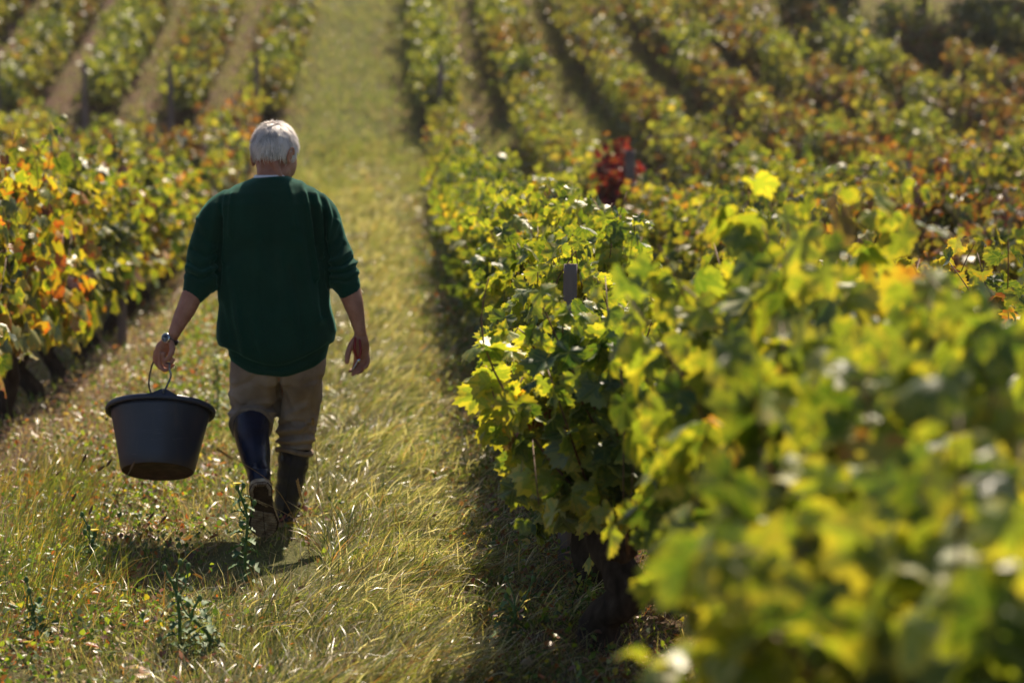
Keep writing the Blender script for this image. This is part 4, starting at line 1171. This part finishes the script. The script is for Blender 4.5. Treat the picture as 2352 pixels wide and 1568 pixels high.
# wristwatch
wr = P(392, 779, 9.977); wax = unit(P(385, 792, 9.985) - P(401, 764, 9.98))
wt = empty('wristwatch', wr - man_at); wt.parent = man
def wring(r0, h, wsq, mat, name):
    u = unit(np.cross(wax, [0, 1, 0])); w = np.cross(wax, u)
    V = []; n = 32
    for rr_, hh in ((r0, -h), (r0 + .0025, -h), (r0 + .0025, h), (r0, h)):
        for a in np.linspace(0, 2 * PI, n, endpoint=False): V.append(wax * hh + u * rr_ * 1.06 * math.cos(a) + w * rr_ * wsq * math.sin(a))
    F = [(i_ * n + j, i_ * n + (j + 1) % n, ((i_ + 1) % 4) * n + (j + 1) % n, ((i_ + 1) % 4) * n + j) for i_ in range(4) for j in range(n)]
    mb = MB(); mb.add(V, F); return mb.build(name, mat, wt)
wring(.0300, .009, .95, M_strap, 'strap')
fn = unit(np.array([-.45, -.85, .30])); fn = unit(fn - wax * np.dot(fn, wax)); fu = unit(np.cross(fn, wax))
cc_ = fn * .034
mb = MB(); loft(mb, [cc_ - fn * .006, cc_ - fn * .003, cc_ + fn * .003, cc_ + fn * .0055], [wax * r_ for r_ in (.018, .021, .021, .019)], [fu * r_ for r_ in (.018, .021, .021, .019)], 28)
cs = mb.build('watch_case', M_steel, wt)
mb = MB(); loft(mb, [cc_ + fn * .0056, cc_ + fn * .0062], [wax * .0165] * 2, [fu * .0165] * 2, 28); mb.build('dial', M_dial, cs)
mb = MB()
for k in range(12):
    a = k * PI / 6; d1 = wax * math.cos(a) + fu * math.sin(a); s1 = np.cross(fn, d1) * .0008; o_ = cc_ + fn * .0066
    mb.add([o_ + d1 * .012 - s1, o_ + d1 * .012 + s1, o_ + d1 * .0152 + s1, o_ + d1 * .0152 - s1], [(0, 1, 2, 3)])
for a, l_ in ((-.9, .008), (.6, .0115)):
    d1 = wax * math.cos(a) + fu * math.sin(a); s1 = np.cross(fn, d1) * .0008; o_ = cc_ + fn * .0068
    mb.add([o_ - s1, o_ + s1, o_ + d1 * l_ + s1, o_ + d1 * l_ - s1], [(0, 1, 2, 3)])
mb.build('dial_marks', M_steel, cs, smooth=False)

# ------------------------------------------------------------------ bucket
M_bucket = simple_mat('navy black plastic', [(.3, (.022, .027, .050)), (.6, (.034, .040, .070)), (.8, (.06, .056, .065))], 5, .42, .45, .15, 60)
M_mud = simple_mat('mud under the bucket', [(.35, (.03, .016, .012)), (.7, (.075, .04, .03))], 20, .9, .2, .6, 60)
M_wire = simple_mat('galvanised wire', [(.4, (.12, .12, .13)), (.7, (.25, .25, .25))], 60, .4, .5, metallic=.8)
m_, nt_ = newmat('scuffed bucket plastic'); t = NT(nt_)
tc_ = t.n('ShaderNodeTexCoord').outputs['Object']
mp_ = t.n('ShaderNodeMapping'); mp_.inputs['Scale'].default_value = (14, 14, 2.2); t.l(tc_, mp_.inputs[0])
sc_ = t.math('MULTIPLY', t.math('SUBTRACT', t.noise(mp_.outputs[0], 1.0, 6, .7), .54), 5, clamp=True)
mp2 = t.n('ShaderNodeMapping'); mp2.inputs['Scale'].default_value = (2.5, 2.5, 30); mp2.inputs['Rotation'].default_value = (.2, .35, 0); t.l(tc_, mp2.inputs[0])
s2_ = t.math('MULTIPLY', t.math('SUBTRACT', t.noise(mp2.outputs[0], 2.0, 5, .7), .62), 12, clamp=True)
c_ = t.ramp(t.noise(tc_, 5, 4), [(.3, (.020, .026, .050)), (.7, (.036, .042, .072))])
c_ = t.mix(t.math('MULTIPLY', sc_, .55), c_, (.10, .085, .08)); c_ = t.mix(t.math('MULTIPLY', s2_, .35), c_, (.16, .16, .18))
zz = t.n('ShaderNodeSeparateXYZ'); t.l(tc_, zz.inputs[0])
low_ = t.math('MULTIPLY', t.math('SUBTRACT', t.math('ADD', t.math('MULTIPLY', zz.outputs[2], -1), t.math('MULTIPLY', t.noise(tc_, 22, 4), .09)), .215), 22, clamp=True)
c_ = t.mix(t.math('MULTIPLY', low_, .6), c_, (.075, .045, .032))
b_ = t.n('ShaderNodeBsdfPrincipled'); t.l(c_, b_.inputs['Base Color'])
t.l(t.math('ADD', t.math('MULTIPLY', sc_, .3), .36), b_.inputs['Roughness'])
t.l(b_.outputs[0], t.n('ShaderNodeOutputMaterial').inputs[0])
M_tub = m_
BC = P(369, 941, 9.95)                          # centre of the rim
bk = empty('bucket', BC)
tag(bk, 'big black plastic grape bucket hanging tilted from the man\'s left hand', 'bucket')
ta, tb = R_(-23), R_(1.5)
RB = np.array([[math.cos(tb), 0, math.sin(tb)], [0, 1, 0], [-math.sin(tb), 0, math.cos(tb)]]) @ np.array([[1, 0, 0], [0, math.cos(ta), -math.sin(ta)], [0, math.sin(ta), math.cos(ta)]])
def revolve(prof, n=64, mat=None, name='x', parent=bk, fm=None):
    V = []; a = np.linspace(0, 2 * PI, n, endpoint=False)
    for r_, z_ in prof: V += [(r_ * math.cos(t_), r_ * math.sin(t_), z_) for t_ in a]
    k = len(prof)
    F = [(i_ * n + j, i_ * n + (j + 1) % n, (i_ + 1) * n + (j + 1) % n, (i_ + 1) * n + j) for i_ in range(k - 1) for j in range(n)]
    V = np.array(V)
    V[:, :2] *= (1 + .006 * np.sin(2 * np.arctan2(V[:, 1], V[:, 0]) + 1))[:, None]
    mb = MB(); mb.add(V @ RB.T, F); return mb.build(name, mat, parent)
Rt, Rb, Hb = .203, .147, .262
revolve([(.0005, -Hb + .008), (Rb - .006, -Hb + .008), (Rt - .005, -.004), (Rt - .003, .0), (Rt, -.002), (Rt - .004, -.03), (Rt - .012, -.06), (Rb + .012, -Hb + .05), (Rb + .004, -Hb + .012), (Rb - .002, -Hb)], mat=M_tub, name='bucket_body')
revolve([(Rb - .002, -Hb), (Rb - .010, -Hb - .001), (Rb - .014, -Hb + .004), (.0005, -Hb + .004)], mat=M_mud, name='bucket_base')
revolve([(Rt - .002, .004), (Rt + .008, .009), (Rt + .017, .006), (Rt + .021, -.004), (Rt + .020, -.014), (Rt + .016, -.018), (Rt + .014, -.012), (Rt - .002, -.006), (Rt - .002, .004)], mat=M_bucket, name='rim')
def lug(az):
    d = np.array([math.cos(az), math.sin(az), 0]); t_ = np.array([-d[1], d[0], 0]); mb = MB()
    prof = [(-.055, 0), (-.045, .003), (-.024, .014), (-.012, .020), (0, .022), (.012, .020), (.024, .014), (.045, .003), (.055, 0)]
    V = []
    for off in (Rt + .004, Rt + .015):
        V += [d * off + t_ * x_ + np.array([0, 0, z_ + .004]) for x_, z_ in prof]
    n = len(prof)
    F = [tuple(range(n))[::-1], tuple(range(n, 2 * n))] + [(i_, (i_ + 1) % n, n + (i_ + 1) % n, n + i_) for i_ in range(n)]
    mb.add(np.array(V) @ RB.T, F); mb.build('lug', M_bucket, bk, smooth=False)
    return BC + RB @ (d * (Rt + .016) + np.array([0, 0, .018]))
azn = R_(-90 + 7)
L0 = lug(azn); L1 = lug(azn + PI)
mb = MB()
hook = RB @ np.array([0, 0, 1.0])
grip0, grip1 = P(389, 834, 9.915), P(362, 826, 10.05)
pts = [L0 - np.array([0, 0, .008]) + np.array([0, -.006, 0]), P(392, 866, 9.80), P(389, 848, 9.87), grip0, P(379, 833, 9.96), grip1, P(352, 832, 10.085), P(345, 856, 10.13), P(343, 890, 10.15), L1 + np.array([0, 0, .03]), L1]
tube(mb, np.array(pts) - BC, .004, 8, 5)
ball(mb, L0 - BC + np.array([0, -.004, 0]), .006, nu=8, nv=6)
mb.build('handle', M_wire, bk)

# ------------------------------------------------------------------ secateurs
M_red = simple_mat('red grip', [(.4, (.22, .008, .008)), (.7, (.34, .015, .012))], 30, .35, .5)
sec = empty('secateurs', P(822, 822, 10.0))
tag(sec, 'small red handled secateurs held pointing down in the man\'s right hand', 'secateurs')
sv = P(822, 822, 10.0)
mb = MB(); tube(mb, np.array([P(816, 776, 10.005), P(815, 792, 10.0), P(816, 808, 9.998), P(821, 824, 9.998)]) - sv, [.005, .006, .006, .0045], 8, 4); mb.build('grip', M_red, sec)
mb = MB(); tube(mb, np.array([P(826, 780, 10.012), P(828, 800, 10.0), P(827, 814, 9.998), P(822, 834, 9.997)]) - sv, [.005, .006, .006, .0045], 8, 4); mb.build('grip', M_red, sec)
mb = MB(); ball(mb, P(824, 828, 9.99) - sv, (.008, .004, .008), nu=12, nv=8)
tube(mb, np.array([P(823, 828, 9.992), P(816, 842, 9.99), P(808, 853, 9.99)]) - sv, [.006, .006, .0015], 8, 3, flat=.35)
mb.build('blade', M_steel, sec)

# ------------------------------------------------------------------ grapes hanging low on the sharp vine
M_grape = simple_mat('dark grapes', [(.4, (.010, .008, .022)), (.7, (.03, .025, .05))], 60, .45, .5)
def grapes(pos, label, seed):
    r = np.random.default_rng(seed); o = empty('grape_bunch', pos); mb = MB()
    for k in range(46):
        t_ = r.random(); a = r.uniform(0, 2 * PI); rd = .034 * (1 - t_ * .8) * math.sqrt(r.random())
        ball(mb, (rd * math.cos(a), rd * math.sin(a), -.13 * t_), .0085, nu=8, nv=6)
    mb.build('berries', M_grape, o); mb = MB(); tube(mb, [(0, 0, .05), (0, 0, 0), (0, 0, -.08)], .002, 5, 1); mb.build('stem', M_cane, o)
    return tag(o, label, 'grapes', 'black grape bunches')
grapes(P(1290, 1075, 7.75), 'black grape bunch hanging low under the leaves of the right row', 1)

# ------------------------------------------------------------------ bushes and a tree at the top of the field
def leaf_ball(r, n, c, rad, size, pal):
    q = r.normal(size=(n, 3)); q /= np.linalg.norm(q, axis=1)[:, None]
    q *= (r.random(n) ** .4)[:, None]
    lump = 1 + .28 * vnoise(q * 3, 1.0, c[0])
    Pp = np.array(c) + q * np.array(rad) * lump[:, None]
    Nn = q + r.normal(0, .5, (n, 3)) + np.array([0, 0, .3]); Tn = r.normal(0, .6, (n, 3)) + np.array([0, 0, -.6])
    return scatter(2, Pp, Tn, Nn, r.uniform(.7, 1.3, n) * size, pal, r)
def bush(x, y, w, h, label, seed, n=2600):
    r = np.random.default_rng(seed); o = empty('bush', (x, y, float(H(x, y))))
    V, F, at = leaf_ball(r, n, (0, 0, h * .52), (w / 2, w / 2, h * .52), .13, 'dark')
    link('foliage', mesh('foliage', V, F, M_leaf, at), o)
    mb = MB()
    for k in range(5):
        a = r.uniform(0, 6.28); tube(mb, [(0, 0, -.1), (.1 * w * math.cos(a), .1 * w * math.sin(a), h * .35), (.3 * w * math.cos(a), .3 * w * math.sin(a), h * .75)], [.05, .035, .012], 6, 2)
    mb.build('branch', M_bark, o)
    return tag(o, label, 'bush', 'bushes at the top of the field')
bush(9.8, 53.2, 1.8, 1.5, 'larger dark green bush between the hillside rows at the top', 1)
bush(14.2, 53.5, 1.2, 1.0, 'small dark bush at the top right corner of the photo', 3, 1500)
def tree(x, y, h, cr, label, seed):
    r = np.random.default_rng(seed); o = empty('tree', (x, y, float(H(x, y)))); mb = MB()
    tube(mb, [(0, 0, -.3), (.05, 0, h * .3), (-.06, .05, h * .6), (0, 0, h * .95)], [.17, .14, .11, .04], 12, 4)
    Vs, Fs, A, n0 = [], [], {'ca': [], 'cb': [], 'lp': []}, 0
    for k in range(9):
        a = k * 2.4; z0 = h * r.uniform(.55, .8); e = np.array([cr * .75 * math.cos(a), cr * .75 * math.sin(a), z0 + r.uniform(.6, 1.8)])
        tube(mb, [(0, 0, z0), e * np.array([.5, .5, 0]) + np.array([0, 0, z0 + .5]), e], [.07, .045, .015], 7, 3)
        V, F, at = leaf_ball(r, 900, tuple(e), (cr * .5, cr * .5, cr * .4), .16, 'dark')
        Vs.append(V); Fs.append(F + n0); n0 += len(V)
        for q in A: A[q].append(at[q][1])
    mb.build('trunk', M_bark, o)
    link('crown', mesh('crown', np.vstack(Vs), np.vstack(Fs), M_leaf, {q: ('FLOAT_VECTOR' if q == 'lp' else 'FLOAT_COLOR', np.vstack(A[q])) for q in A}), o)
    return tag(o, label, 'tree', 'trees above the vineyard')
tree(12.9, 56.5, 8.0, 2.4, 'dark tree trunk rising out of the top right of the photo', 4)
tree(18.0, 61.5, 9, 3.0, 'unseen tree added beyond the frame to shade the top right corner', 5)  # stands out of view, added for the shade its crown casts downhill

# ------------------------------------------------------------------ warm air between here and the hill
hm, nt = newmat('haze'); t = NT(nt)
vol = t.n('ShaderNodeVolumePrincipled')
vol.inputs['Color'].default_value = (.92, .90, .86, 1)
vol.inputs['Density'].default_value = .0003
vol.inputs['Anisotropy'].default_value = .55
t.l(vol.outputs[0], t.n('ShaderNodeOutputMaterial').inputs['Volume'])
mb = MB()
x0, x1, y0, y1, z0, z1 = -95, 115, -25, 175, -1.2, 40
mb.add([(x0, y0, z0), (x1, y0, z0), (x1, y1, z0), (x0, y1, z0), (x0, y0, z1), (x1, y0, z1), (x1, y1, z1), (x0, y1, z1)], [(0, 3, 2, 1), (4, 5, 6, 7), (0, 1, 5, 4), (1, 2, 6, 5), (2, 3, 7, 6), (3, 0, 4, 7)])
tag(mb.build('haze', hm, smooth=False), kind='stuff', label='thin warm haze in the air over the vineyard')
